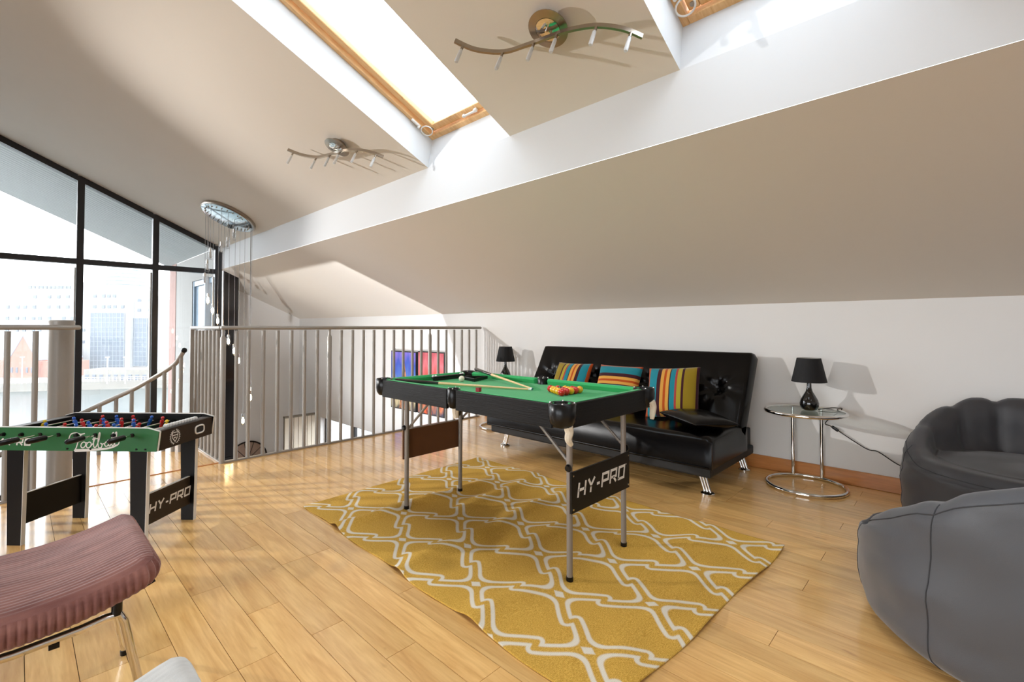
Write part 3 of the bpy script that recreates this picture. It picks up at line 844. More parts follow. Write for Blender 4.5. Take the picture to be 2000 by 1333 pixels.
# ================================================================== lower storey, seen through the bars
def picture(label, y0, y1, z0, z1, m):
    t = thing('canvas_picture', label, 'picture', (XW - .001, (y0 + y1) / 2, z0), group='pictures on the lower wall')
    w_, h_ = abs(y1 - y0), z1 - z0
    simple('canvas', t, black_matte, lambda b: add_box(b, (-.02, 0, h_ / 2), (.04, w_, h_)))
    c = simple('painted_face', t, m, lambda b: add_box(b, (-.0415, 0, h_ / 2), (.003, w_ - .03, h_ - .03)))
def paint_mat(name, stops, tower):
    m = bpy.data.materials.new(name); m.use_nodes = True
    nt = m.node_tree; N = nt.nodes; L = nt.links; b = N['Principled BSDF']; b.inputs['Roughness'].default_value = .55
    tc = N.new('ShaderNodeTexCoord'); sep = N.new('ShaderNodeSeparateXYZ'); L.new(tc.outputs['Generated'], sep.inputs[0])
    n = N.new('ShaderNodeTexNoise'); n.inputs['Scale'].default_value = 5; n.inputs['Detail'].default_value = 6
    mp = N.new('ShaderNodeMapping'); mp.inputs['Scale'].default_value = (1, 1.6, .8); L.new(tc.outputs['Generated'], mp.inputs[0]); L.new(mp.outputs[0], n.inputs['Vector'])
    ma = N.new('ShaderNodeMath'); ma.operation = 'MULTIPLY_ADD'; ma.inputs[1].default_value = .55; L.new(n.outputs['Fac'], ma.inputs[0])
    L.new(sep.outputs['Z'], ma.inputs[2]); 
    sub = N.new('ShaderNodeMath'); sub.operation = 'SUBTRACT'; sub.inputs[1].default_value = .275; L.new(ma.outputs[0], sub.inputs[0])
    r = N.new('ShaderNodeValToRGB'); cr = r.color_ramp
    while len(cr.elements) < len(stops): cr.elements.new(.5)
    for e_, (p, c) in zip(cr.elements, stops): e_.position = p; e_.color = c
    L.new(sub.outputs[0], r.inputs[0])
    # a dark-to-orange spire shape in the middle distance
    wdt = N.new('ShaderNodeMath'); wdt.operation = 'SUBTRACT'; L.new(sep.outputs['Y'], wdt.inputs[0]); wdt.inputs[1].default_value = tower[0]
    ab = N.new('ShaderNodeMath'); ab.operation = 'ABSOLUTE'; L.new(wdt.outputs[0], ab.inputs[0])
    hl = N.new('ShaderNodeMath'); hl.operation = 'MULTIPLY_ADD'; L.new(sep.outputs['Z'], hl.inputs[0]); hl.inputs[1].default_value = -tower[2]; hl.inputs[2].default_value = tower[1]
    lt = N.new('ShaderNodeMath'); lt.operation = 'LESS_THAN'; L.new(ab.outputs[0], lt.inputs[0]); L.new(hl.outputs[0], lt.inputs[1])
    mx = N.new('ShaderNodeMix'); mx.data_type = 'RGBA'; L.new(lt.outputs[0], mx.inputs['Factor']); L.new(r.outputs[0], mx.inputs['A'])
    n2 = N.new('ShaderNodeTexNoise'); n2.inputs['Scale'].default_value = 14; L.new(tc.outputs['Generated'], n2.inputs['Vector'])
    r2 = N.new('ShaderNodeValToRGB'); r2.color_ramp.elements[0].color = tower[3]; r2.color_ramp.elements[1].color = tower[4]; r2.color_ramp.elements[0].position = .35; r2.color_ramp.elements[1].position = .65
    L.new(n2.outputs['Fac'], r2.inputs[0]); L.new(r2.outputs[0], mx.inputs['B'])
    L.new(mx.outputs['Result'], b.inputs['Base Color'])
    return m
blue_paint = paint_mat('blue_city_painting', [(0.0, srgb(70, 64, 60)), (.16, srgb(206, 190, 150)), (.30, srgb(120, 100, 70)), (.42, srgb(120, 140, 170)), (.58, srgb(70, 110, 200)), (.8, srgb(50, 80, 190)), (1.0, srgb(130, 110, 210))],
                       (.44, .22, .27, srgb(90, 50, 40), srgb(220, 140, 80)))
red_paint = paint_mat('red_city_painting', [(0.0, srgb(60, 60, 80)), (.14, srgb(200, 120, 80)), (.28, srgb(150, 50, 40)), (.45, srgb(225, 90, 70)), (.6, srgb(200, 70, 60)), (.8, srgb(215, 110, 120)), (1.0, srgb(180, 70, 80))],
                      (.60, .16, .30, srgb(70, 30, 36), srgb(230, 90, 30)))
picture('blue night-city canvas on the lower white wall', 5.752, 6.415, -.125, .75, blue_paint)
picture('red and orange city canvas on the lower white wall', 5.095, 5.71, -.125, .765, red_paint)

ps = thing('panel_screen', 'cream upright ribbed panel at the corner of the lower storey', 'screen', (3.69, 9.0, ZL))
cream = mat('cream_paint', srgb(214, 204, 186), 0.6, noise=.03)
hh = -.55 - ZL
simple('frame', ps, mat('screen_edge', srgb(120, 112, 98), .6), lambda b: (add_box(b, (0, .02, hh / 2), (.58, .02, hh)), add_box(b, (0, 0, hh + .01), (.59, .07, .03))))
for k in range(7): simple('slat', ps, cream, lambda b: add_box(b, (-.246 + k * .082, -.005, hh / 2), (.074, .03, hh - .02), bevel=.004))
wd_ = thing('wheel_clock', 'big round dark-rimmed wall clock with spokes, low on the gable wall', 'clock', (3.09, YG - .03, -1.42))
rim_m = mat('dark_bronze', srgb(44, 36, 32), .5, metal=.6); face_m = mat('clock_face', srgb(176, 150, 132), .7, noise=.1)
simple('rim', wd_, rim_m, lambda b: add_tube(b, [(.34 * math.cos(a), 0, .34 * math.sin(a)) for a in [2 * math.pi * k / 48 for k in range(48)]], .014, 8, closed=True), True)
simple('face', wd_, face_m, lambda b: add_cyl(b, (0, .012, 0), (0, .022, 0), .333, 40))
for k in range(12):
    a = 2 * math.pi * k / 12 + .2
    simple('spoke', wd_, rim_m, lambda b: add_cyl(b, (.05 * math.cos(a), -.002, .05 * math.sin(a)), (.335 * math.cos(a), -.002, .335 * math.sin(a)), .005, 6))
# ================================================================== rug
def make_rug():
    P = {'00': (1.156, .735), '10': (2.662, .652), '01': (1.236, 2.948), '11': (2.715, 2.98)}
    RW, RH = 1.5, 2.28
    nx, ny = 340, 516
    u, v = np.meshgrid(np.linspace(0, 1, nx + 1), np.linspace(0, 1, ny + 1))
    lx, ly = u * RW, v * RH
    X = (P['00'][0] * (1 - u) + P['10'][0] * u) * (1 - v) + (P['01'][0] * (1 - u) + P['11'][0] * u) * v
    Y = (P['00'][1] * (1 - u) + P['10'][1] * u) * (1 - v) + (P['01'][1] * (1 - u) + P['11'][1] * u) * v
    # trellis: distance to a stepped lattice of lines
    a, b, s_, x0, y0 = .1945, .302, .0175, .185, .205
    cx, cy = (lx - x0 - a) / (2 * a), (ly - y0) / (2 * b)
    # nearest cell centre of the two interleaved rectangular lattices
    def fold(cx, cy): 
        return (cx - np.round(cx)) * 2 * a, (cy - np.round(cy)) * 2 * b
    q1 = fold(cx, cy); q2 = fold(cx - .5, cy - .5)
    m1 = np.abs(q1[0]) / a + np.abs(q1[1]) / b; m2 = np.abs(q2[0]) / a + np.abs(q2[1]) / b
    qx = np.abs(np.where(m1 <= m2, q1[0], q2[0])); qy = np.abs(np.where(m1 <= m2, q1[1], q2[1]))
    nrm = np.array([b, a]) / math.hypot(a, b)
    t = np.concatenate([np.linspace(0, .5, 14), np.linspace(.5, 1, 14)])
    t = np.concatenate([np.linspace(0, .508, 14), np.linspace(.492, 1, 14)])
    off = np.concatenate([-s_ * np.sin(np.linspace(0, .5, 14) * np.pi) ** 1.6, s_ * np.sin(np.linspace(.5, 1, 14) * np.pi) ** 1.6])
    line = np.stack([a * (1 - t) + nrm[0] * off, b * t + nrm[1] * off], 1)
    def dist(px, py):
        best = np.full(px.shape, 9.0)
        for (ax, ay), (bx, by) in zip(line[:-1], line[1:]):
            dx, dy = bx - ax, by - ay; L2 = dx * dx + dy * dy
            if L2 < 1e-12: continue
            tt = np.clip(((px - ax) * dx + (py - ay) * dy) / L2, 0, 1)
            best = np.minimum(best, np.hypot(px - ax - tt * dx, py - ay - tt * dy))
        return best
    d1 = dist(qx, qy); d2 = dist(-qx, qy); d3 = dist(qx, -qy)
    dd = np.minimum(d2, d3); k = .058
    h = np.clip(.5 + .5 * (dd - d1) / k, 0, 1)
    dm = dd * (1 - h) + d1 * h - k * h * (1 - h)
    lw = .0165
    white = np.clip((lw / 2 + .002 - np.abs(dm - .0205)) / .004, 0, 1)
    # small lozenge on every node
    n1 = fold(cx - .5, cy); n2 = fold(cx, cy - .5)
    md = np.minimum(np.abs(n1[0]) / .021 + np.abs(n1[1]) / .030, np.abs(n2[0]) / .021 + np.abs(n2[1]) / .030)
    white = np.maximum(white, np.clip((1.08 - md) / .16, 0, 1))
    # relief: soft creases across the width, ripples at the long edges
    z = np.full(u.shape, .006)
    rr = np.random.RandomState(3)
    for yc, hgt, wdt, tilt, c0, c1 in ((2.49, .020, .05, -.03, 0, .75), (1.90, .018, .06, .05, 0, 1), (1.30, .016, .07, -.06, 0, .8), (2.2, .022, .07, .12, .45, 1), (1.62, .014, .08, .05, .3, 1), (1.02, .012, .08, .02, .6, 1), (.86, .008, .05, 0, .2, .7)):
        dy = Y - (yc + tilt * (X - 1.9) + .015 * np.sin(X * 9 + yc * 7))
        fade = 1 / (1 + np.exp(-(u - c0) * 22)) * (1 / (1 + np.exp((u - c1) * 22)))
        fade = np.where((c0 == 0) & (u < .1), 1, fade)
        z += hgt * np.exp(-(dy / wdt) ** 2) * fade
    z += .0015 * np.sin(X * 23 + 1.3 * np.sin(Y * 11)) * np.sin(Y * 17)
    ex = np.exp(-((1 - v) * 0 + v) * 18) * .012 * (np.sin(lx * 13) + 1) * .5
    z += ex
    for lx_, ly_ in ((1.665, 1.243), (2.115, 1.243), (1.64, 2.448), (2.06, 2.448)):
        g = np.exp(-((X - lx_) ** 2 + (Y - ly_) ** 2) / .03 ** 2); z = z * (1 - g) + .006 * g
    X = X + .007 * np.sin(Y * 10.3) * (1 - u) + .006 * np.sin(Y * 8 + 1) * u
    Y = Y + .007 * np.sin(lx * 9) * (1 - v)
    co = np.stack([X, Y, z], -1).reshape(-1, 3)
    idx = np.arange((nx + 1) * (ny + 1)).reshape(ny + 1, nx + 1)
    faces = np.stack([idx[:-1, :-1], idx[:-1, 1:], idx[1:, 1:], idx[1:, :-1]], -1).reshape(-1, 4)
    ring = np.concatenate([idx[0, :], idx[1:, -1], idx[-1, -2::-1], idx[-2:0:-1, 0]])
    low = co[ring] - np.array([0, 0, .005]); base = len(co)
    co = np.concatenate([co, low])
    m = len(ring); rn = np.arange(m)
    sk = np.stack([ring[rn], base + rn, base + (rn + 1) % m, ring[(rn + 1) % m]], -1)
    faces = np.concatenate([faces, sk])
    me = bpy.data.meshes.new('rug')
    me.from_pydata(co.tolist(), [], faces.tolist()); me.update()
    wv = np.concatenate([white.reshape(-1), np.zeros(m)])
    col = me.color_attributes.new('trellis', 'FLOAT_COLOR', 'POINT')
    col.data.foreach_set('color', np.stack([wv, wv, wv, np.ones_like(wv)], -1).astype(np.float32).reshape(-1))
    me.polygons.foreach_set('use_smooth', [True] * len(me.polygons))
    m_ = bpy.data.materials.new('woven_trellis_rug'); m_.use_nodes = True
    nt = m_.node_tree; N = nt.nodes; L = nt.links; bs = N['Principled BSDF']; bs.inputs['Roughness'].default_value = .9; bs.inputs['Specular IOR Level'].default_value = .15
    at = N.new('ShaderNodeAttribute'); at.attribute_name = 'trellis'
    tc = N.new('ShaderNodeTexCoord')
    nz = N.new('ShaderNodeTexNoise'); nz.inputs['Scale'].default_value = 160; nz.inputs['Detail'].default_value = 3
    mp = N.new('ShaderNodeMapping'); mp.inputs['Scale'].default_value = (1, 2.2, 1); L.new(tc.outputs['Object'], mp.inputs[0]); L.new(mp.outputs[0], nz.inputs['Vector'])
    r1 = N.new('ShaderNodeValToRGB'); r1.color_ramp.elements[0].position = .35; r1.color_ramp.elements[1].position = .65
    r1.color_ramp.elements[0].color = srgb(190, 146, 58); r1.color_ramp.elements[1].color = srgb(224, 180, 86)
    L.new(nz.outputs['Fac'], r1.inputs[0])
    mx = N.new('ShaderNodeMix'); mx.data_type = 'RGBA'; L.new(at.outputs['Fac'], mx.inputs['Factor']); L.new(r1.outputs[0], mx.inputs['A']); mx.inputs['B'].default_value = srgb(228, 220, 202)
    L.new(mx.outputs['Result'], bs.inputs['Base Color'])
    wv_ = N.new('ShaderNodeTexWave'); wv_.inputs['Scale'].default_value = 55; wv_.bands_direction = 'Y'; L.new(tc.outputs['Object'], wv_.inputs['Vector'])
    bp = N.new('ShaderNodeBump'); bp.inputs['Strength'].default_value = .25; bp.inputs['Distance'].default_value = .003
    ad = N.new('ShaderNodeMath'); ad.operation = 'ADD'; L.new(wv_.outputs['Fac'], ad.inputs[0]); L.new(nz.outputs['Fac'], ad.inputs[1])
    L.new(ad.outputs[0], bp.inputs['Height']); L.new(bp.outputs[0], bs.inputs['Normal'])
    me.materials.append(m_)
    o = bpy.data.objects.new('rug', me); COL.objects.link(o)
    tag(o, 'mustard yellow flat-woven rug with white double-line trellis pattern', 'rug')
make_rug()

# ================================================================== pool table
black_wood = mat('black_wood_grain', srgb(13, 13, 14), .5, spec=.22, noise=.5, nscale=3, stretch=(18, 1.5, 40), bump=.15, bscale=8)
black_wood_x = mat('black_wood_grain_end', srgb(13, 13, 14), .5, spec=.22, noise=.5, nscale=3, stretch=(1.5, 18, 40), bump=.15, bscale=8)
baize = mat('green_baize', srgb(58, 166, 98), .95, noise=.05, nscale=120, spec=.1, sheen=.15)
panel_black = mat('black_panel', srgb(16, 14, 13), .45, spec=.25)
mdf_brown = mat('brown_hardboard', srgb(104, 64, 32), .7, noise=.08, nscale=15)
print_white = mat('white_print', srgb(226, 222, 216), .5)
net_white = mat('white_pocket_net', srgb(222, 210, 188), .9, bump=.4, bscale=120)
PT = Vector((1.888, 1.872, 0)); HX, HY, PZ = .372, .712, .79
pt = thing('pool_table', 'small folding pool table with green cloth and black wood-grain sides', 'pool table', PT)
simple('bed', pt, baize, lambda b: add_box(b, (0, 0, .742), (2 * HX - .03, 2 * HY - .03, .026)))
simple('underframe', pt, panel_black, lambda b: add_box(b, (0, 0, .715), (2 * HX - .06, 2 * HY - .06, .028)))
cp, mpk = .062, .036                                              # corner and middle pocket clearances
for sx in (-1, 1):
    for y0, y1 in ((-HY + cp, -mpk), (mpk, HY - cp)):
        simple('side_board', pt, black_wood, lambda b: add_box(b, (sx * (HX - .009), (y0 + y1) / 2, PZ - .052), (.018, y1 - y0, .1), bevel=.003))
        def cush(b, sx=sx, y0=y0, y1=y1):
            prof = [(HX - .016, .752), (HX - .016, PZ), (HX - .038, PZ), (HX - .048, PZ - .012), (HX - .038, .752)]
            c0 = [b.verts.new((sx * x_, y0 + (.0 if x_ > HX - .03 else .018), z_)) for x_, z_ in prof]
            c1 = [b.verts.new((sx * x_, y1 - (.0 if x_ > HX - .03 else .018), z_)) for x_, z_ in prof]
            b.faces.new(c0); b.faces.new(c1[::-1])
            for i in range(5): b.faces.new((c0[i], c0[(i + 1) % 5], c1[(i + 1) % 5], c1[i]))
        simple('cushion', pt, baize, cush)
for sy in (-1, 1):
    simple('end_board', pt, black_wood_x, lambda b: add_box(b, (0, sy * (HY - .009), PZ - .052), (2 * (HX - cp), .018, .1), bevel=.003))
    def cush(b, sy=sy):
        prof = [(HY - .016, .752), (HY - .016, PZ), (HY - .038, PZ), (HY - .048, PZ - .012), (HY - .038, .752)]
        c0 = [b.verts.new((-(HX - cp - (.0 if y_ > HY - .03 else .018)), sy * y_, z_)) for y_, z_ in prof]
        c1 = [b.verts.new((HX - cp - (.0 if y_ > HY - .03 else .018), sy * y_, z_)) for y_, z_ in prof]
        b.faces.new(c0); b.faces.new(c1[::-1])
        for i in range(5): b.faces.new((c0[i], c0[(i + 1) % 5], c1[(i + 1) % 5], c1[i]))
    simple('cushion', pt, baize, cush)
def pocket(cx, cy, r, drop, net):
    M = Matrix.Translation((cx, cy, 0))
    p = simple('pocket', pt, black_plastic, lambda b: add_lathe(b, [(r * .78, PZ - .012), (r * .80, PZ + .001), (r * .9, PZ + .004), (r, PZ), (r * 1.0, PZ - .05), (r * .92, PZ - .075), (r * .68, PZ - .094), (r * .2, PZ - .10)], 26, M), True, 60)
    simple('pocket_hole', p, black_matte, lambda b: add_lathe(b, [(r * .76, PZ - .006), (r * .6, PZ - .008)], 20, M))
    for a in (.6, 2.1, 3.8, 5.2):
        simple('rivet', p, chrome, lambda b: add_sphere(b, (cx + r * .88 * math.cos(a), cy + r * .88 * math.sin(a), PZ + .004), .004, 8, 6), True)
    if net:
        pts = [(cx + dx, cy + dy, PZ - dz) for dx, dy, dz in net]
        simple('net_tail', p, net_white, lambda b: add_tube(b, catmull(pts, 5), .01, 8, radii=[.006 + .014 * abs(math.sin(1.2 + i * .09)) * (1 - i / 28) for i in range(len(catmull(pts, 5)))]), True)
pocket(-HX + .03, -HY + .03, .057, .1, [(.0, -.03, .09), (.004, -.032, .115), (-.006, -.034, .14), (.012, -.036, .165)])
pocket(HX - .03, -HY + .03, .054, .1, [(-.01, -.045, .06), (.0, -.05, .09), (-.012, -.052, .13), (-.016, -.052, .15)])
pocket(-HX + .034, HY - .034, .05, .1, None)
pocket(HX - .034, HY - .034, .05, .1, None)
pocket(-HX + .02, 0, .034, .1, [(.01, .0, .09), (.014, .004, .12), (.016, .0, .15)])
pocket(HX - .02, 0, .034, .1, None)
legs = [(1.665, 1.243), (2.115, 1.243), (1.642, 2.447), (2.066, 2.45)]
for i, (x, y) in enumerate(legs):
    lx_, ly_ = x - PT.x, y - PT.y; inw = 1 if ly_ < 0 else -1
    lg = simple('leg', pt, grey_leg, lambda b: add_cyl(b, (lx_, ly_, .022), (lx_, ly_, .705), .0135, 14), True)
    simple('foot', lg, black_plastic, lambda b: add_cyl(b, (lx_, ly_, .007), (lx_, ly_, .026), .0155, 14), True)
    bz0, by1, bz1 = .495, inw * .235, .695
    simple('brace', pt, grey_leg, lambda b: add_tube(b, [(lx_ + .018, ly_ + .0, bz0), (lx_ + .018, ly_ + by1, bz1)], .0075, 8), True)
    simple('knob', pt, black_plastic, lambda b: add_lathe(b, [(.016, 0), (.017, .006), (.012, .014)], 16, Matrix.Translation((lx_ - .012, ly_ - inw * .006, bz0)) @ Matrix.Rotation(rad(90), 4, 'Y').inverted() if lx_ < 0 else Matrix.Translation((lx_ + .012, ly_ - inw * .006, bz0)) @ Matrix.Rotation(rad(90), 4, 'Y')), True)
simple('hinge_arm', pt, black_plastic, lambda b: add_tube(b, [(legs[3][0] - PT.x - .02, legs[3][1] - PT.y - .01, .52), (legs[3][0] - PT.x - .03, legs[3][1] - PT.y - .05, .60), (legs[3][0] - PT.x - .02, legs[3][1] - PT.y - .09, .66), (legs[3][0] - PT.x - .02, legs[3][1] - PT.y - .10, .70)], .011, 8), True)
xm, xw = (1.665 + 2.115) / 2 - PT.x, 2.115 - 1.665 + .034
near_panel = simple('end_panel', pt, panel_black, lambda b: add_box(b, (xm, 1.243 - PT.y - .0185, .39), (xw, .009, .176)))
near_panel['label'] = 'black panel lettered HY-PRO in white'
simple('panel_edge', near_panel, mdf_brown, lambda b: add_box(b, (xm, 1.243 - PT.y - .0135, .39), (xw - .001, .002, .175)))
hh = .062; tw = text_width('HY-PRO', hh)
Mt = Matrix(((1, 0, 0, xm - tw / 2 - .006), (0, 0, -1, 1.243 - PT.y - .0232), (0, 1, 0, .362), (0, 0, 0, 1)))
simple('lettering', near_panel, print_white, lambda b: (block_text(b, 'HY-PRO', Mt, hh), ribbon(b, [(tw + .022, .062), (tw + .027, .062)], .006, Mt)))
for dx in (-1, 1):
    for dz in (-1, 1): simple('screw', near_panel, chrome, lambda b: add_cyl(b, (xm + dx * (xw / 2 - .012), 1.243 - PT.y - .026, .39 + dz * .072), (xm + dx * (xw / 2 - .012), 1.243 - PT.y - .023, .39 + dz * .072), .004, 10))
xm2, xw2 = (1.642 + 2.066) / 2 - PT.x, 2.066 - 1.642 + .03
fp = simple('end_panel', pt, mdf_brown, lambda b: add_box(b, (xm2, 2.449 - PT.y + .0185, .39), (xw2, .009, .176)))
fp['label'] = 'brown hardboard back of the far panel'

# balls, cues, chalk, rack on the cloth
BED = .755; BR = .019
ball_m = {'red': mat('red_ball', srgb(206, 34, 24), .12, coat=.6), 'yellow': mat('yellow_ball', srgb(240, 176, 16), .12, coat=.6), 'black': mat('black_ball', srgb(18, 18, 20), .1, coat=.6), 'white': mat('white_ball', srgb(238, 230, 208), .12, coat=.6)}
bme = {}
for c, m_ in ball_m.items():
    b = BM(); add_sphere(b, (0, 0, 0), BR, 24, 16); me = bpy.data.meshes.new('pool_ball'); b.to_mesh(me); b.free(); me.materials.append(m_)
    me.polygons.foreach_set('use_smooth', [True] * len(me.polygons)); bme[c] = me
# rows from the long base (towards the near end of the table) to the single apex ball
rows = [['red', 'red', 'yellow', 'red', 'yellow'], ['yellow', 'red', 'yellow', 'red'], ['yellow', 'black', 'yellow'], ['yellow', 'red'], ['red']]
rown = ['front row', 'second row', 'third row', 'fourth row', 'apex']
posn = {5: ['far left', 'second from left', 'middle', 'second from right', 'far right'], 4: ['leftmost', 'second from left', 'second from right', 'rightmost'], 3: ['left', 'middle', 'right'], 2: ['left', 'right'], 1: ['single']}
for r_, row in enumerate(rows):
    for j, c in enumerate(row):
        o = bpy.data.objects.new('pool_ball', bme[c]); COL.objects.link(o)
        o.location = (1.905 + (j + r_ * .5) * .0385, 1.47 + r_ * .0334, BED + BR)
        tag(o, '%s pool ball in the racked triangle, %s ball of its %s' % (c, posn[len(row)][j], rown[r_]) if r_ < 4 else 'red pool ball at the far point of the racked triangle', 'ball', 'racked pool balls')
o = bpy.data.objects.new('cue_ball', bme['white']); COL.objects.link(o); o.location = (1.975, 2.33, BED + BR); tag(o, 'white cue ball beside the black triangle rack', 'ball')
cue_wood = wood_mat('cue_ash', srgb(222, 178, 120), srgb(238, 204, 150), .35, 'Z', .03, coat=.4)
cue_dark = mat('cue_butt', srgb(28, 24, 24), .25, coat=.5)
ferr = mat('cue_ferrule', srgb(232, 240, 228), .4); tipm = mat('cue_tip', srgb(50, 120, 110), .8)
def cue(label, tip, butt):
    tip, butt = Vector(tip), Vector(butt); d = (butt - tip); ln = d.length
    t = thing('pool_cue', label, 'cue', tip, group='pool cues on the table'); t.rotation_euler = d.to_track_quat('Z', 'Y').to_euler()
    simple('shaft', t, cue_wood, lambda b: add_lathe(b, [(.0048, .022), (.0085, ln * .66)], 16), True)
    simple('butt', t, cue_dark, lambda b: add_lathe(b, [(.0086, ln * .66), (.0125, ln - .012), (.009, ln)], 16), True)
    simple('ferrule', t, ferr, lambda b: add_lathe(b, [(.0052, .005), (.0052, .022)], 14), True)
    simple('tip', t, tipm, lambda b: add_lathe(b, [(.002, 0), (.0048, .002), (.005, .005)], 14), True)
cue('pool cue running from the cue tips to the near left corner pocket', (1.957, 1.712, BED + .0065), (1.607, 2.515, .779))
cue('pool cue running from the cue tips to the far corner pocket', (1.972, 1.722, BED + .0075), (2.25, 2.505, PZ + .018))
chalk_r = mat('chalk_wrapper', srgb(150, 28, 36), .6); chalk_b = mat('chalk_top', srgb(60, 110, 90), .95)
ck = thing('cue_chalk', 'small red chalk cube on the near cushion', 'chalk', (1.548, 1.70, PZ + .001), rad(12))
simple('block', ck, chalk_r, lambda b: add_box(b, (0, 0, .0105), (.021, .021, .020), bevel=.001)); simple('worn_top', ck, chalk_b, lambda b: add_lathe(b, [(.0085, .0206), (.006, .0212)], 14))
tri = thing('triangle_rack', 'black plastic triangle rack lying behind the cue ball', 'rack', (2.09, 2.34, BED), rad(20))
vs = [Vector((.105 * math.cos(rad(a)), .105 * math.sin(rad(a)), .012)) for a in (90, 210, 330)]
for i in range(3):
    p, q = vs[i], vs[(i + 1) % 3]
    simple('bar', tri, black_plastic, lambda b: add_box(b, (p + q) / 2, ((q - p).length + .006, .007, .022), R=Matrix.Rotation(math.atan2((q - p).y, (q - p).x), 3, 'Z'), bevel=.003))
br = thing('table_brush', 'black table brush with white end knobs against the far cushion', 'brush', (2.0, 2.50, BED), rad(3))
simple('handle', br, black_plastic, lambda b: add_box(b, (0, 0, .022), (.27, .032, .014), bevel=.006)); simple('bristles', br, black_matte, lambda b: add_box(b, (0, 0, .0085), (.24, .024, .015)))
for dx in (-.128, -.105, .115, .136): simple('end_knob', br, white_plastic, lambda b: add_sphere(b, (dx, 0, .03), .0085, 12, 8), True)

# ================================================================== sofa bed
SY0, SY1 = 1.15, 3.20
sf = thing('sofa_bed', 'black leatherette click-clack sofa bed on chrome legs', 'sofa', (3.45, (SY0 + SY1) / 2, 0))
SL = SY1 - SY0
def grid_slab(name, W, H, T, M, tufts, m, parent, crown=.02, puck=.03, nu=60, nv=24, edge=.03):
    """cushion slab: W along x, H along y, front face +z, with buttoned tufts"""
    b = BM()
    def zt(x, y):
        ex = min(x + W / 2, W / 2 - x); ey = min(y, H - y)
        k = min(1, max(0, ex) / edge); k2 = min(1, max(0, ey) / edge)
        z = T - edge * .8 * (1 - math.sqrt(max(0, 1 - (1 - k) ** 2))) - edge * .8 * (1 - math.sqrt(max(0, 1 - (1 - k2) ** 2)))
        z += crown * math.sin(math.pi * (x / W + .5)) ** .5 * math.sin(math.pi * y / H) ** .6 if 0 < y < H and abs(x) < W / 2 else 0
        for tx, ty in tufts:
            dx, dy = x - tx, y - ty; r = math.hypot(dx, dy)
            a = math.atan2(dy, dx)
            z -= puck * math.exp(-(r / .055) ** 2) + puck * .42 * math.exp(-(r / .17) ** 2) * (.6 + .4 * math.cos(7 * a + tx * 9))
        z += .004 * mnoise.noise(Vector((x * 5, y * 5, tx_seed)))
        return z
    tx_seed = W * 3.1
    tops = [[b.verts.new(M @ Vector((-W / 2 + W * i / nu, H * j / nv, zt(-W / 2 + W * i / nu, H * j / nv)))) for j in range(nv + 1)] for i in range(nu + 1)]
    bots = [[None] * (nv + 1) for _ in range(nu + 1)]
    for i in range(nu):
        for j in range(nv): b.faces.new((tops[i][j], tops[i + 1][j], tops[i + 1][j + 1], tops[i][j + 1]))
    ring = [(i, 0) for i in range(nu)] + [(nu, j) for j in range(nv)] + [(i, nv) for i in range(nu, 0, -1)] + [(0, j) for j in range(nv, 0, -1)]
    lo = [b.verts.new(M @ Vector((-W / 2 + W * i / nu, H * j / nv, 0))) for i, j in ring]
    n = len(ring)
    for k in range(n):
        a_, c_ = ring[k], ring[(k + 1) % n]
        b.faces.new((tops[a_[0]][a_[1]], lo[k], lo[(k + 1) % n], tops[c_[0]][c_[1]]))
    b.faces.new(lo)
    return obj(name, b, m, parent, True, 60)
# seat: x along the room, y towards the wall, z up  (in sofa space x=world X)
Ms = Matrix(((0, 1, 0, -.43), (-1, 0, 0, 0), (0, 0, 1, .205), (0, 0, 0, 1)))
seat = grid_slab('seat', SL, .68, .20, Ms, [(-.5, .36), (.5, .36), (0, .36)], leather, sf, crown=.012, puck=.02)
simple('front_seam', seat, leather, lambda b: add_tube(b, [(-.432, -SL / 2 + .02, .215), (-.432, SL / 2 - .02, .215)], .006, 8), True)
bt = math.atan2(.52, .30)
ux, uz = math.cos(bt), math.sin(bt)                              # up the back
Mb = Matrix(((0, ux, -uz, .205), (-1, 0, 0, 0), (0, uz, ux, .32), (0, 0, 0, 1)))
bk = grid_slab('backrest', SL, .62, .13, Mb, [(-.81, .30), (-.27, .30), (.27, .30), (.81, .30)], leather, sf, crown=.016, puck=.05, nu=120, nv=40)
for tx in (-.81, -.27, .27, .81):
    p = Mb @ Vector((tx, .30, .085)); simple('button', bk, leather, lambda b: add_sphere(b, p, .013, 12, 8), True)
simple('base', sf, black_matte, lambda b: add_box(b, (.03, 0, .172), (.86, SL - .04, .066), bevel=.012))
simple('back_support', sf, black_matte, lambda b: add_box(b, (.42, 0, .25), (.14, SL - .1, .16), bevel=.01))
for sx, x_ in ((-1, -.28), (1, .45)):
    for sy in (-1, 1):
        y_ = sy * (SL / 2 - .085)
        b = BM()
        for k in (-.022, 0, .022): add_tube(b, [(x_ + k * .3 + .0, y_ + k - sy * -.0, .016), (x_ + k * .3, y_ - sy * .045 + k, .15)], .0085, 10)
        lg = obj('leg', b, chrome, sf, True)
        simple('foot_disc', lg, chrome, lambda b: add_lathe(b, [(.044, .001), (.044, .009), (.03, .018)], 24, Matrix.Translation((x_, y_, 0))), True)

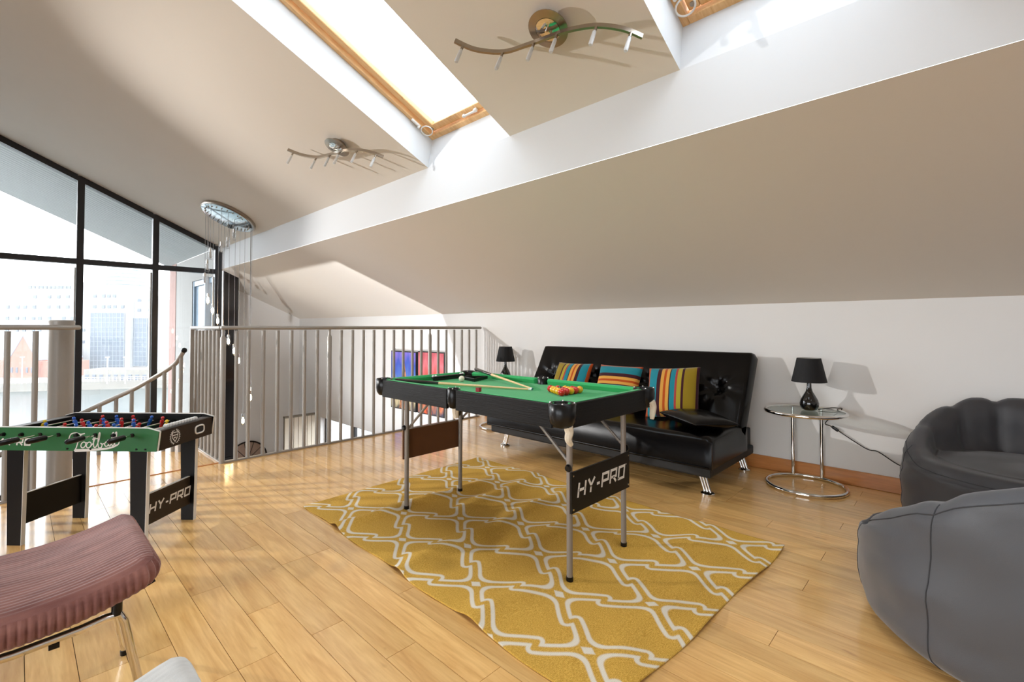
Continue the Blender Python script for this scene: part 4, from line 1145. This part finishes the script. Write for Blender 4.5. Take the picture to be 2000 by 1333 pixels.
# cushions
def stripe_mat(name, stops):
    m = bpy.data.materials.new(name); m.use_nodes = True
    nt = m.node_tree; N = nt.nodes; L = nt.links; b = N['Principled BSDF']; b.inputs['Roughness'].default_value = .85; b.inputs['Specular IOR Level'].default_value = .2; b.inputs['Sheen Weight'].default_value = .2
    tc = N.new('ShaderNodeTexCoord'); sp = N.new('ShaderNodeSeparateXYZ'); L.new(tc.outputs['Generated'], sp.inputs[0])
    r = N.new('ShaderNodeValToRGB'); cr = r.color_ramp; cr.interpolation = 'CONSTANT'
    while len(cr.elements) < len(stops): cr.elements.new(.99)
    for e_, (p, c) in zip(cr.elements, stops): e_.position = p; e_.color = c
    L.new(sp.outputs['X'], r.inputs[0])
    n = N.new('ShaderNodeTexNoise'); n.inputs['Scale'].default_value = 90; L.new(tc.outputs['Generated'], n.inputs['Vector'])
    mx = N.new('ShaderNodeMix'); mx.data_type = 'RGBA'; mx.blend_type = 'MULTIPLY'; mx.inputs['Factor'].default_value = .35
    L.new(r.outputs[0], mx.inputs['A']); L.new(n.outputs['Color'], mx.inputs['B']); L.new(r.outputs[0], b.inputs['Base Color'])
    bp = N.new('ShaderNodeBump'); bp.inputs['Strength'].default_value = .2; bp.inputs['Distance'].default_value = .002; L.new(n.outputs['Fac'], bp.inputs['Height']); L.new(bp.outputs[0], b.inputs['Normal'])
    return m
TEAL, MAROON, ORNG, RUST, LIME, OLIVE, PINK = srgb(28, 134, 150), srgb(64, 22, 34), srgb(222, 164, 74), srgb(186, 78, 24), srgb(176, 160, 48), srgb(150, 126, 28), srgb(172, 66, 62)
stripes = stripe_mat('striped_velvet', [(0, RUST), (.05, TEAL), (.22, MAROON), (.30, ORNG), (.36, RUST), (.41, ORNG), (.47, MAROON), (.49, TEAL), (.585, PINK), (.625, LIME), (.70, MAROON), (.745, OLIVE), (.95, MAROON)])
def pillow_mesh(name, W, H, T, m, n=26):
    b = BM()
    def P(i, j, s):
        u, v = i / n * 2 - 1, j / n * 2 - 1
        k = max(0, (1 - abs(u) ** 2.6)) ** .55 * max(0, (1 - abs(v) ** 2.6)) ** .55
        ix = 1 - .035 * (1 - abs(v) ** 2) * abs(u); iy = 1 - .035 * (1 - abs(u) ** 2) * abs(v)
        w_ = .006 * mnoise.noise(Vector((u * 2.3, v * 2.3, s * 3.1))) * k
        return Vector((u * W / 2 * ix, v * H / 2 * iy, s * (T / 2 * k + .004) + w_))
    for s in (1, -1):
        vs_ = [[b.verts.new(P(i, j, s)) for j in range(n + 1)] for i in range(n + 1)]
        for i in range(n):
            for j in range(n):
                f = (vs_[i][j], vs_[i + 1][j], vs_[i + 1][j + 1], vs_[i][j + 1]); b.faces.new(f if s > 0 else f[::-1])
    bmesh.ops.remove_doubles(b, verts=b.verts[:], dist=.0001)
    ed = [e_ for e_ in b.edges if e_.is_boundary]
    me = bpy.data.meshes.new(name)
    if ed: bmesh.ops.bridge_loops(b, edges=ed)
    bmesh.ops.recalc_face_normals(b, faces=b.faces[:])
    b.to_mesh(me); b.free(); me.materials.append(m); me.polygons.foreach_set('use_smooth', [True] * len(me.polygons))
    return me
pm = pillow_mesh('cushion', .40, .40, .12, stripes)
def pillow(label, loc, lean, roll, mesh=pm, yaw=0.0):
    # cushion face turned to the room (-X), leaning on the back
    o = bpy.data.objects.new('cushion', mesh); COL.objects.link(o)
    B_ = Matrix(((0, 0, -1), (-1, 0, 0), (0, 1, 0)))             # x->-Y, y->Z, z->-X
    R = Matrix.Rotation(yaw, 3, 'Z') @ Matrix.Rotation(lean, 3, 'Y') @ B_ @ Matrix.Rotation(roll, 3, 'Z')
    o.matrix_world = Matrix.Translation(loc) @ R.to_4x4()
    tag(o, label, 'cushion', 'striped cushions on the sofa')
pillow('striped cushion on the right of the sofa, stripes upright', (3.50, 1.625, .603), rad(24), rad(5), yaw=rad(4))
pillow('striped cushion in the middle of the sofa, stripes lying level', (3.52, 2.13, .593), rad(26), rad(-90), yaw=rad(2))
pillow('striped cushion on the left of the sofa, teal stripe rightmost', (3.52, 2.62, .592), rad(27), rad(181), yaw=rad(-3))
pb = pillow_mesh('cushion', .40, .34, .10, leather)
o = bpy.data.objects.new('leather_cushion', pb); COL.objects.link(o); o.location = (3.285, 1.345, .469); o.rotation_euler = (rad(3), rad(-2), rad(60))
tag(o, 'black leatherette cushion lying flat on the right seat of the sofa', 'cushion')

# ================================================================== side tables and lamps
def side_table(label, loc, rz):
    t = thing('side_table', label, 'side table', loc, rz, group='round chrome side tables')
    circ = lambda r, z: [(r * math.cos(a), r * math.sin(a), z) for a in [2 * math.pi * k / 48 for k in range(48)]]
    simple('top_ring', t, chrome, lambda b: add_tube(b, circ(.240, .52), .0125, 12, closed=True), True)
    simple('base_ring', t, chrome, lambda b: add_tube(b, circ(.238, .0135), .0125, 12, closed=True), True)
    simple('glass_top', t, glass_table, lambda b: add_lathe(b, [(.229, .518), (.229, .526)], 48))
    for s in (-1, 1):
        x_, y_ = .238 * math.cos(rad(90 + 22 * s)), .238 * math.sin(rad(90 + 22 * s))
        simple('upright', t, chrome, lambda b: add_cyl(b, (x_, y_, .02), (x_, y_, .515), .0125, 14), True)
    return t
side_table('chrome side table with round glass top, right of the sofa', (3.785, .80, 0), rad(-81))
side_table('chrome side table mostly hidden behind the left end of the sofa', (3.735, 3.72, 0), rad(-81))
lamp_base_m = mat('gloss_black_ceramic', srgb(10, 10, 11), .06, coat=.6); shade_m = mat('black_fabric_shade', srgb(13, 13, 16), .75, bump=.15, bscale=300); shade_in = mat('shade_lining', srgb(190, 186, 178), .8)
def table_lamp(label, loc):
    t = thing('table_lamp', label, 'table lamp', loc, group='black table lamps')
    simple('base', t, lamp_base_m, lambda b: add_lathe(b, [(.03, 0), (.046, .008), (.057, .03), (.059, .05), (.052, .075), (.036, .105), (.022, .13), (.015, .155), (.0135, .20), (.0135, .225)], 32), True, 80)
    def sh(b):
        add_lathe(b, [(.108, .198), (.073, .363)], 40, cap=False); 
    simple('shade', t, shade_m, sh, True)
    simple('shade_lining', t, shade_in, lambda b: add_lathe(b, [(.1065, .199), (.0715, .362)], 40, cap=False), True)
    simple('bulb_holder', t, black_plastic, lambda b: (add_cyl(b, (0, 0, .22), (0, 0, .27), .014), [add_cyl(b, (0, 0, .235), (.098 * math.cos(a), .098 * math.sin(a), .235), .0015, 6) for a in (0, 2.1, 4.2)]))
    return t
table_lamp('black ceramic table lamp with black shade, right of the sofa', (3.82, .78, .5265))
table_lamp('black ceramic table lamp with black shade, left of the sofa', (3.80, 3.725, .5265))
cdp = [(3.86, .735, .532), (3.93, .675, .541), (3.972, .640, .5385), (4.00, .622, .525), on_x(1612, 826, 4.035), on_x(1628, 836, 4.03), on_x(1690, 876, 4.035), on_x(1715, 883, 4.035), on_x(1752, 907, 4.03), (4.02, .22, .16), (4.0, .1, .05)]
cd = thing('lamp_cord', 'thin black lamp cord with switch running down the white wall', 'cord', (4.0, .1, .05))
off_ = Vector((4.0, .1, .05))
simple('flex', cd, black_plastic, lambda b: add_tube(b, catmull([Vector(p) - off_ for p in cdp], 5), .0033, 6), True)
sw = on_x(1631, 838, 4.025) - off_
simple('switch', cd, black_plastic, lambda b: add_box(b, sw, (.016, .05, .02), R=Matrix.Rotation(rad(35), 3, 'X'), bevel=.006), True)
# ================================================================== table football
fb_green = mat('football_green', srgb(18, 98, 42), .45, noise=.18, nscale=9)
fb_brown = mat('football_brown_board', srgb(42, 31, 22), .45, spec=.25, noise=.06)
fb_black = mat('football_black_leg', srgb(14, 12, 12), .45, spec=.2)
pitch = mat('football_pitch', srgb(34, 120, 58), .6, noise=.1, nscale=6)
red_p = mat('red_player', srgb(200, 34, 36), .35); blue_p = mat('blue_player', srgb(36, 92, 186), .35); yel_p = mat('yellow_player', srgb(236, 196, 40), .35)
skin_p = mat('player_trim', srgb(40, 34, 34), .5)
FL, FWd, FZ = .895, .42, .60
fb = thing('football_table', 'small table football game with green sides on black panel legs', 'football table', (.3545, 3.3635, 0), rad(-48.5))
x1, zb_ = FL / 2, .486
side_poly = [(-x1 + .012, zb_), (x1 - .012, zb_), (x1, .584), (x1 - .06, FZ), (-x1 + .06, FZ), (-x1, .584)]
for sy in (-1, 1):
    y_ = sy * (FWd / 2 - .009)
    sb = simple('side_board', fb, fb_green if sy < 0 else fb_black, lambda b: add_prism(b, side_poly, Matrix(((1, 0, 0, 0), (0, 0, 1, y_ - .009), (0, 1, 0, 0), (0, 0, 0, 1))), .018))
    edge = [(x1 - .012, zb_), (x1, .584), (x1 - .06, FZ), (-x1 + .06, FZ), (-x1, .584), (-x1 + .012, zb_)]
    def trim(b):
        for p, q in zip(edge[:-1], edge[1:]): add_tube(b, [(p[0], y_, p[1]), (q[0], y_, q[1])], .0045, 6)
    simple('edge_strip', sb, white_frame, trim)
    if sy < 0:
        sb['label'] = 'green side lettered HY-PRO and Football'
        Mf = Matrix(((1, 0, 0, 0), (0, 0, -1, y_ - .0092), (0, 1, 0, 0), (0, 0, 0, 1)))
        simple('lettering', sb, print_white, lambda b: block_text(b, 'HY-PRO', Mf @ Matrix.Translation((-.425, .512, 0)), .034, wd=.22))
        def script(b):
            k = .0285; ox, oy = .012, .504
            st = [[(.1, -.62), (.45, -.1), (.75, .8), (1.0, 1.6), (1.35, 2.25)], [(-.9, 1.5), (-.5, 2.3), (.4, 2.55), (1.2, 2.3), (2.0, 2.45)], [(.45, .95), (1.0, 1.05), (1.5, 1.25)]]
            for cx in (1.75, 2.75): st.append([(cx + .42 * math.cos(a) + .12 * math.sin(a), .45 + .5 * math.sin(a)) for a in [2 * math.pi * j / 12 for j in range(13)]])
            st += [[(2.15, .75), (2.35, .85), (2.5, .8)], [(3.15, .3), (3.6, .9), (3.95, 2.1), (3.8, 2.3), (3.6, 1.4), (3.65, .2), (3.95, .05), (4.2, .4)], [(3.35, 1.45), (4.35, 1.6)],
                   [(4.2, .4), (4.6, 1.4), (4.75, 2.5), (4.55, 2.4), (4.4, 1.2), (4.5, .1), (4.95, .0), (5.15, .5), (4.85, .8)], [(5.1, .6), (5.5, .7)],
                   [(6.3, .9), (5.85, 1.0), (5.6, .6), (5.8, .25), (6.2, .4), (6.35, .95), (6.35, .4), (6.6, .3)],
                   [(6.6, .3), (7.1, 1.6), (7.2, 2.6), (6.95, 2.4), (6.85, 1.2), (6.95, .4), (7.2, .4)], [(7.2, .4), (7.65, 1.6), (7.75, 2.65), (7.5, 2.5), (7.4, 1.2), (7.5, .45), (7.85, .55)]]
            for s_ in st: ribbon(b, [(ox + p.x * k, oy + p.y * k) for p in catmull([(q[0], q[1], 0) for q in s_], 5)], .0052, Mf)
            ribbon(b, [(ox + p.x * k, oy + p.y * k) for p in catmull([(.2, -.55, 0), (3, -.42, 0), (6.2, -.1, 0), (7.9, .5, 0), (8.25, 1.1, 0)], 8)], .01, Mf, wfun=lambda t: .011 * (1 - t) + .004)
        simple('script_lettering', sb, print_white, script)
        for bx in (-.40, -.02, .10, .335, .38): simple('bolt', sb, black_plastic, lambda b: add_cyl(b, (bx, y_ - .009, .497), (bx, y_ - .012, .497), .005, 10))
for sx in (-1, 1):
    bd = simple('end_board', fb, fb_brown, lambda b: add_prism(b, [(-FWd / 2 + .018, zb_), (FWd / 2 - .018, zb_), (FWd / 2 - .018, .583), (-FWd / 2 + .018, .583)], Matrix(((0, 0, 1, sx * (x1 - .014) - .008), (1, 0, 0, 0), (0, 1, 0, 0), (0, 0, 0, 1))), .016))
    simple('end_deck', fb, mat('end_deck_grey_%d' % (sx + 1), srgb(96, 92, 90), .5), lambda b: add_box(b, (sx * (x1 - .045), 0, .581), (.045, FWd - .04, .006)))
    if sx > 0:
        bd['label'] = 'dark brown end with round crest and white-rimmed ball return'
        Me = Matrix(((0, 0, 1, x1 - .0055), (1, 0, 0, 0), (0, 1, 0, 0), (0, 0, 0, 1)))
        def crest(b):
            cx, cz = -.095, .535
            for a0, a1 in ((100, 260), (280, 440)):
                ribbon(b, [(cx + .030 * math.cos(rad(a)), cz + .034 * math.sin(rad(a))) for a in range(a0, a1 + 1, 10)], .0035, Me)
                for a in range(a0 + 20, a1 - 10, 16):
                    c_, s_ = math.cos(rad(a)), math.sin(rad(a)); ribbon(b, [(cx + .031 * c_, cz + .035 * s_), (cx + .0375 * c_ - .003 * s_, cz + .041 * s_ + .003 * c_)], .003, Me)
            ribbon(b, [(cx - .019, cz + .022), (cx + .019, cz + .022), (cx + .018, cz - .004), (cx, cz - .026), (cx - .018, cz - .004)], .004, Me, closed=True)
            ribbon(b, [(cx - .017, cz + .008), (cx + .017, cz + .008)], .005, Me); ribbon(b, [(cx - .010, cz - .003), (cx + .010, cz - .003)], .003, Me)
            ribbon(b, [(cx + .008 * math.cos(a), cz - .012 + .008 * math.sin(a)) for a in [2 * math.pi * j / 12 for j in range(12)]], .003, Me, closed=True)
        simple('crest', bd, print_white, crest)
        oval = [(.088 + (.034 if abs(math.cos(t)) > .3 else .034) * (1 if math.cos(t) > 0 else -1) * abs(math.cos(t)) ** .6, .535 + .021 * (1 if math.sin(t) > 0 else -1) * abs(math.sin(t)) ** .6) for t in [2 * math.pi * j / 28 for j in range(28)]]
        simple('ball_return_rim', bd, white_frame, lambda b: add_tube(b, [(x1 - .005, p, q) for p, q in oval], .0045, 8, closed=True), True)
        simple('ball_return_hole', bd, black_matte, lambda b: add_prism(b, [(.088 + (p - .088) * .95, .535 + (q - .535) * .95) for p, q in oval], Me, .0012))
simple('pitch', fb, pitch, lambda b: add_box(b, (0, 0, .512), (FL - .10, FWd - .04, .008)))
simple('inner_wall', fb, fb_black, lambda b: (add_box(b, (x1 - .068, 0, .545), (.006, FWd - .04, .074)), add_box(b, (-x1 + .068, 0, .545), (.006, FWd - .04, .074)), add_box(b, (0, FWd / 2 - .021, .552), (FL - .14, .004, .08)), add_box(b, (0, -FWd / 2 + .021, .552), (FL - .14, .004, .08))))
def beads(b):
    for k in range(11): add_box(b, (x1 - .042, -.11 + k * .021, .593), (.024, .018, .018), bevel=.006)
simple('score_counter', fb, white_plastic, beads, True)
RODZ = .566
pbm = {}
def player_mesh(m_):
    b = BM()
    add_box(b, (0, 0, .006), (.012, .020, .026), bevel=.004); add_sphere(b, (0, 0, .029), .0085, 12, 8)
    add_box(b, (0, 0, -.020), (.010, .014, .028), bevel=.003); add_box(b, (.003, 0, -.037), (.018, .016, .010), bevel=.003)
    me = bpy.data.meshes.new('player'); b.to_mesh(me); b.free(); me.materials.append(m_); return me
for k_, m_ in (('red', red_p), ('blue', blue_p), ('yellow', yel_p)): pbm[k_] = player_mesh(m_)
counts = [1, 2, 3, 4, 4, 3, 2, 1]
cols = ['yellow', 'red', 'blue', 'red', 'blue', 'red', 'blue', 'yellow']
rf = random.Random(5)
for k in range(8):
    rx = .313 - .095 * k; near = k in (0, 2, 4, 5); pull = [.045, .07, .06, .03, .06, .10, .05, .04][k]
    sgn = -1 if near else 1
    yo = sgn * (FWd / 2 + pull)
    rod = simple('rod', fb, chrome, lambda b: add_cyl(b, (rx, -sgn * (FWd / 2 + .012), RODZ), (rx, yo, RODZ), .004, 10), True)
    simple('handle', rod, black_plastic, lambda b: add_lathe(b, [(.007, 0), (.0125, .006), (.0135, .05), (.012, .085), (.006, .092)], 14, Matrix.Translation((rx, yo, RODZ)) @ Matrix.Rotation(rad(90 if near else -90), 4, 'X')), True)
    for s2 in (-1, 1): simple('bearing', rod, black_plastic, lambda b: add_cyl(b, (rx, s2 * (FWd / 2 - .001), RODZ), (rx, s2 * (FWd / 2 + .005), RODZ), .010, 12), True)
    if near is False: simple('rod_cap', rod, black_plastic, lambda b: add_cyl(b, (rx, -FWd / 2 - .014, RODZ), (rx, -FWd / 2 - .006, RODZ), .007, 10), True)
    n = counts[k]; sh = rf.uniform(-.02, .02)
    for j in range(n):
        c = child('player', pbm[cols[k]], rod, (rx, (j - (n - 1) / 2) * (.33 / max(n, 2)) + sh, RODZ)); c.rotation_euler = (0, rad(rf.uniform(-25, 25)), 0)
for sx in (-1, 1):
    for sy in (-1, 1):
        lx_, ly_ = sx * .322, sy * .172
        lg = simple('leg', fb, fb_black, lambda b: add_prism(b, [(-.044, .487), (.044, .487), (.036, 0), (-.036, 0)], Matrix(((1, 0, 0, lx_), (0, 0, 1, ly_ - .010), (0, 1, 0, 0), (0, 0, 0, 1))), .020))
        simple('edge_strip', lg, white_frame, lambda b: add_prism(b, [(.0441, .487), (.0465, .487), (.0385, 0), (.0361, 0)], Matrix(((1, 0, 0, lx_), (0, 0, 1, ly_ - .0102), (0, 1, 0, 0), (0, 0, 0, 1))), .0204))
    ep = simple('end_panel', fb, fb_brown if sx > 0 else fb_black, lambda b: add_box(b, (sx * .322 + .012, 0, .172), (.014, .314, .155)))
    if sx > 0:
        ep['label'] = 'dark brown panel between the legs lettered HY-PRO'
        hh = .046; tw = text_width('HY-PRO', hh)
        Mp = Matrix(((0, 0, 1, .322 + .0192), (1, 0, 0, -tw / 2 + .008), (0, 1, 0, .150), (0, 0, 0, 1)))
        simple('lettering', ep, print_white, lambda b: (block_text(b, 'HY-PRO', Mp, hh), ribbon(b, [(tw + .018, .052), (tw + .022, .052)], .005, Mp)))
    simple('panel_edge', ep, white_frame, lambda b: add_box(b, (sx * .322 + .012, 0, .2508), (.014, .314, .0025)))

# ================================================================== stools
def cord_mat(name, c1, c2):
    m = bpy.data.materials.new(name); m.use_nodes = True
    nt = m.node_tree; N = nt.nodes; L = nt.links; b = N['Principled BSDF']; b.inputs['Roughness'].default_value = .95; b.inputs['Sheen Weight'].default_value = .35; b.inputs['Specular IOR Level'].default_value = .15
    tc = N.new('ShaderNodeTexCoord'); n = N.new('ShaderNodeTexNoise'); n.inputs['Scale'].default_value = 9; n.inputs['Detail'].default_value = 6
    mp = N.new('ShaderNodeMapping'); mp.inputs['Scale'].default_value = (1, 3, 3); L.new(tc.outputs['Object'], mp.inputs[0]); L.new(mp.outputs[0], n.inputs['Vector'])
    r = N.new('ShaderNodeValToRGB'); r.color_ramp.elements[0].color = c1; r.color_ramp.elements[1].color = c2; r.color_ramp.elements[0].position = .3; r.color_ramp.elements[1].position = .7
    L.new(n.outputs['Fac'], r.inputs[0]); L.new(r.outputs[0], b.inputs['Base Color'])
    n2 = N.new('ShaderNodeTexNoise'); n2.inputs['Scale'].default_value = 420; L.new(tc.outputs['Object'], n2.inputs['Vector'])
    bp = N.new('ShaderNodeBump'); bp.inputs['Strength'].default_value = .35; bp.inputs['Distance'].default_value = .002; L.new(n2.outputs['Fac'], bp.inputs['Height']); L.new(bp.outputs[0], b.inputs['Normal'])
    return m
pink_cord = cord_mat('dusty_pink_corduroy', srgb(122, 78, 72), srgb(158, 110, 100)); white_cord = cord_mat('white_ribbed_fabric', srgb(206, 206, 202), srgb(226, 226, 222))
def stool(label, loc, m_, amp):
    t = thing('stool', label, 'stool', loc, group='saddle-seat stools')
    W, D, r, TH = .54, .48, .045, .066
    nx, ny = 40, 232
    per = .0155
    zt = lambda x: .425 + .052 * (abs(x) / (W / 2)) ** 2.0
    b = BM()
    def mp(x, y):
        ax, ay = abs(x) - (W / 2 - r), abs(y) - (D / 2 - r)
        if ax > 0 and ay > 0:
            f = max(ax, ay) / math.hypot(ax, ay)
            x = math.copysign(W / 2 - r + ax * f, x); y = math.copysign(D / 2 - r + ay * f, y)
        return x, y
    grid = []
    for i in range(nx + 1):
        row = []
        for j in range(ny + 1):
            x, y = -W / 2 + W * i / nx, -D / 2 + D * j / ny
            e_ = min(W / 2 - abs(x), D / 2 - abs(y)); ed = min(1, e_ / .03)
            worn = .35 + .65 * min(1, (abs(y) / (D / 2)) ** 2 + .2)
            z = zt(x) - .016 * (1 - ed) ** 2 + .010 * (1 - (2 * y / D) ** 2)
            z += amp * worn * (abs(math.sin(math.pi * y / per)) - .6) * min(1, .4 + ed)
            z += .003 * mnoise.noise(Vector((x * 7, y * 9, 2.2)))
            x, y = mp(x, y); row.append(b.verts.new((x, y, z)))
        grid.append(row)
    for i in range(nx):
        for j in range(ny): b.faces.new((grid[i][j], grid[i + 1][j], grid[i + 1][j + 1], grid[i][j + 1]))
    obj('seat', b, m_, t, True, 180)
    b = BM()                                                       # upright ribbed side band
    nper = 520; pts = []
    loop = [(-W / 2 + W * k / 130, -D / 2) for k in range(130)] + [(W / 2, -D / 2 + D * k / 130) for k in range(130)] + [(W / 2 - W * k / 130, D / 2) for k in range(130)] + [(-W / 2, D / 2 - D * k / 130) for k in range(130)]
    loop = [mp(*p) for p in loop]
    s_ = 0; rings = []
    for i, p in enumerate(loop):
        q, o_ = loop[(i + 1) % 520], loop[i - 1]
        d_ = Vector((q[0] - o_[0], q[1] - o_[1])); nrm = Vector((d_.y, -d_.x)).normalized()
        col_ = []
        for k in range(9):
            f = k / 8; bul = .009 * math.sin(math.pi * f) + amp * 4.6 * abs(math.sin(math.pi * s_ / .0165)) * math.sin(math.pi * min(1, f * 1.02 + .02)) ** .4 - .002
            z = zt(p[0]) - .012 - TH * f
            if f > .9: bul -= .012
            col_.append(b.verts.new((p[0] + nrm.x * bul, p[1] + nrm.y * bul, z)))
        rings.append(col_); s_ += math.hypot(q[0] - p[0], q[1] - p[1])
    for i in range(520):
        a_, c_ = rings[i], rings[(i + 1) % 520]
        for k in range(8): b.faces.new((a_[k], a_[k + 1], c_[k + 1], c_[k]))
    obj('side_band', b, m_, t, True, 180)
    simple('seat_underside', t, black_matte, lambda b2: [quad(b2, (-W / 2 + W * i / 12, -D / 2 + .01, zt(-W / 2 + W * i / 12) - TH - .01), (-W / 2 + W * (i + 1) / 12, -D / 2 + .01, zt(-W / 2 + W * (i + 1) / 12) - TH - .01), (-W / 2 + W * (i + 1) / 12, D / 2 - .01, zt(-W / 2 + W * (i + 1) / 12) - TH - .01), (-W / 2 + W * i / 12, D / 2 - .01, zt(-W / 2 + W * i / 12) - TH - .01)) for i in range(12)])
    for sy in (-1, 1):
        y_ = sy * (D / 2 - .03)
        path_ = [(-.262, y_, .012), (-.205, y_, .315), (-.196, y_, .336), (-.165, y_, .337), (-.12, y_, .330), (0, y_, .324), (.12, y_, .330), (.165, y_, .337), (.196, y_, .336), (.205, y_, .315), (.262, y_, .012)]
        fr = simple('leg_frame', t, chrome, lambda b2: add_tube(b2, path_, .0105, 12), True)
        for sx in (-1, 1):
            simple('rubber_foot', fr, black_plastic, lambda b2: add_cyl(b2, (sx * .2625, y_, .0), (sx * .2615, y_, .016), .0125, 12), True)
            simple('seat_bracket', fr, black_plastic, lambda b2: add_cyl(b2, (sx * .19, y_, .337), (sx * .19, y_, zt(.19) - TH - .006), .012, 12), True)
        simple('stop_pad', fr, black_plastic, lambda b2: add_box(b2, (.07, y_, .312), (.02, .012, .012)))
    return t
stool('dusty pink corduroy stool with saddle seat and chrome legs', (.005, 1.85, 0), pink_cord, .0022)
stool('white ribbed fabric stool nearest the camera', (-.035, .885, 0), white_cord, .0012)

# ================================================================== bean bag chairs
bag_m = mat('grey_nylon', srgb(72, 74, 79), .48, noise=.06, nscale=5, bump=.1, bscale=500, sheen=.25)
bag_m_shaded = mat('shaded_grey_nylon', srgb(58, 58, 62), .5, noise=.06, nscale=5, bump=.1, bscale=500, sheen=.15)  # same grey fabric, its shade put into a darker colour
def bean_bag(label, loc, r, front, seat, back, m_, seams, folds, seed, rise):
    t = thing('bean_bag_chair', label, 'bean bag', loc, group='bean bag chairs')
    n = 120
    def hh(th):
        d_ = abs((th - front + math.pi) % (2 * math.pi) - math.pi)
        return float(np.interp(math.degrees(d_), [p[0] for p in rise], [p[1] for p in rise]))
    def fold(th):
        f = 0
        for a in folds:
            d_ = abs((th - a + math.pi) % (2 * math.pi) - math.pi); f += math.exp(-(d_ / .075) ** 2)
        return min(1, f)
    b = BM(); cols_ = []
    for i in range(n):
        th = 2 * math.pi * i / n; h = hh(th); fo = fold(th); up_ = min(1, max(0, (h - seat - .02) / (back - seat)))
        hr = h - .028 * fo * up_; inn = .70 + .05 * fo * up_
        prof = [(.02, .0), (.74, .0), (.90, .010), (.975, .055), (1.0, .15), (1.0, .26), (.985, .26 + (hr - .26) * .5), (.955, hr - .055), (.90, hr - .008), (.84, hr), (.775, hr - .025 * up_ - .004), (inn + .01, max(seat - .005, hr - .11)), (inn - .02, seat + (.05 * up_ if hr > seat + .15 else 0) * .3), (inn - .06, seat - .012 * up_), (.45, seat + .012), (.2, seat + .018), (.01, seat + .02)]
        pts = catmull([(p * r, 0, z) for p, z in prof], 4)
        col_ = []
        for k, p in enumerate(pts):
            c_, s_ = math.cos(th), math.sin(th)
            q = Vector((p.x * c_, p.x * s_, p.z))
            if p.z > .03:
                wv = mnoise.noise(Vector((q.x * 3.5 + seed, q.y * 3.5, q.z * 9))) * .014 + (.5 - abs(mnoise.noise(Vector((q.x * 5 + seed, q.y * 5, q.z * 17 + q.x * 4))))) * .012
                q += Vector((c_, s_, .35)) * wv * (1 if p.x > .1 * r else .3)
            col_.append(b.verts.new(q))
        cols_.append(col_)
    m = len(cols_[0])
    for i in range(n):
        a_, c_ = cols_[i], cols_[(i + 1) % n]
        for k in range(m - 1): b.faces.new((a_[k], c_[k], c_[k + 1], a_[k + 1]))
    bmesh.ops.contextual_create(b, geom=[cc[0] for cc in cols_]); b.faces.new([cc[-1] for cc in cols_])
    seam_pts = {}
    for a in seams:
        i = int(round((a % (2 * math.pi)) / (2 * math.pi) * n)) % n
        seam_pts[a] = [cols_[i][k].co.copy() for k in range(8, 33)]
    band = [cols_[i][29].co.copy() for i in range(n)]
    obj('body', b, m_, t, True, 180)
    seam_m = mat('bag_seam_%d' % seed, srgb(52, 53, 57), .7)
    for a in seams: simple('seam', t, seam_m, lambda b2: add_tube(b2, [p + Vector((math.cos(a), math.sin(a), 0)) * .0005 for p in seam_pts[a]], .0022, 6), True)
    simple('rim_seam', t, seam_m, lambda b2: add_tube(b2, band, .0022, 6, closed=True), True)
    return t
bean_bag('light-catching grey bean bag chair in the near right corner', (2.455, -.235, 0), .555, rad(40), .215, .80, bag_m, [rad(144), rad(196), rad(100), rad(300)], [rad(144), rad(215), rad(260), rad(310), rad(0)], 1, [(0, .25), (40, .275), (60, .36), (85, .465), (108, .575), (128, .65), (155, .765), (180, .80)])
bean_bag('shaded grey bean bag chair against the wall, behind the other one', (3.535, -.225, 0), .488, rad(178), .405, .70, bag_m_shaded, [rad(100), rad(200), rad(250)], [rad(72), rad(40), rad(13), rad(-15), rad(-48), rad(-85)], 2, [(0, .405), (60, .41), (75, .44), (90, .49), (110, .56), (130, .63), (150, .685), (180, .70)])
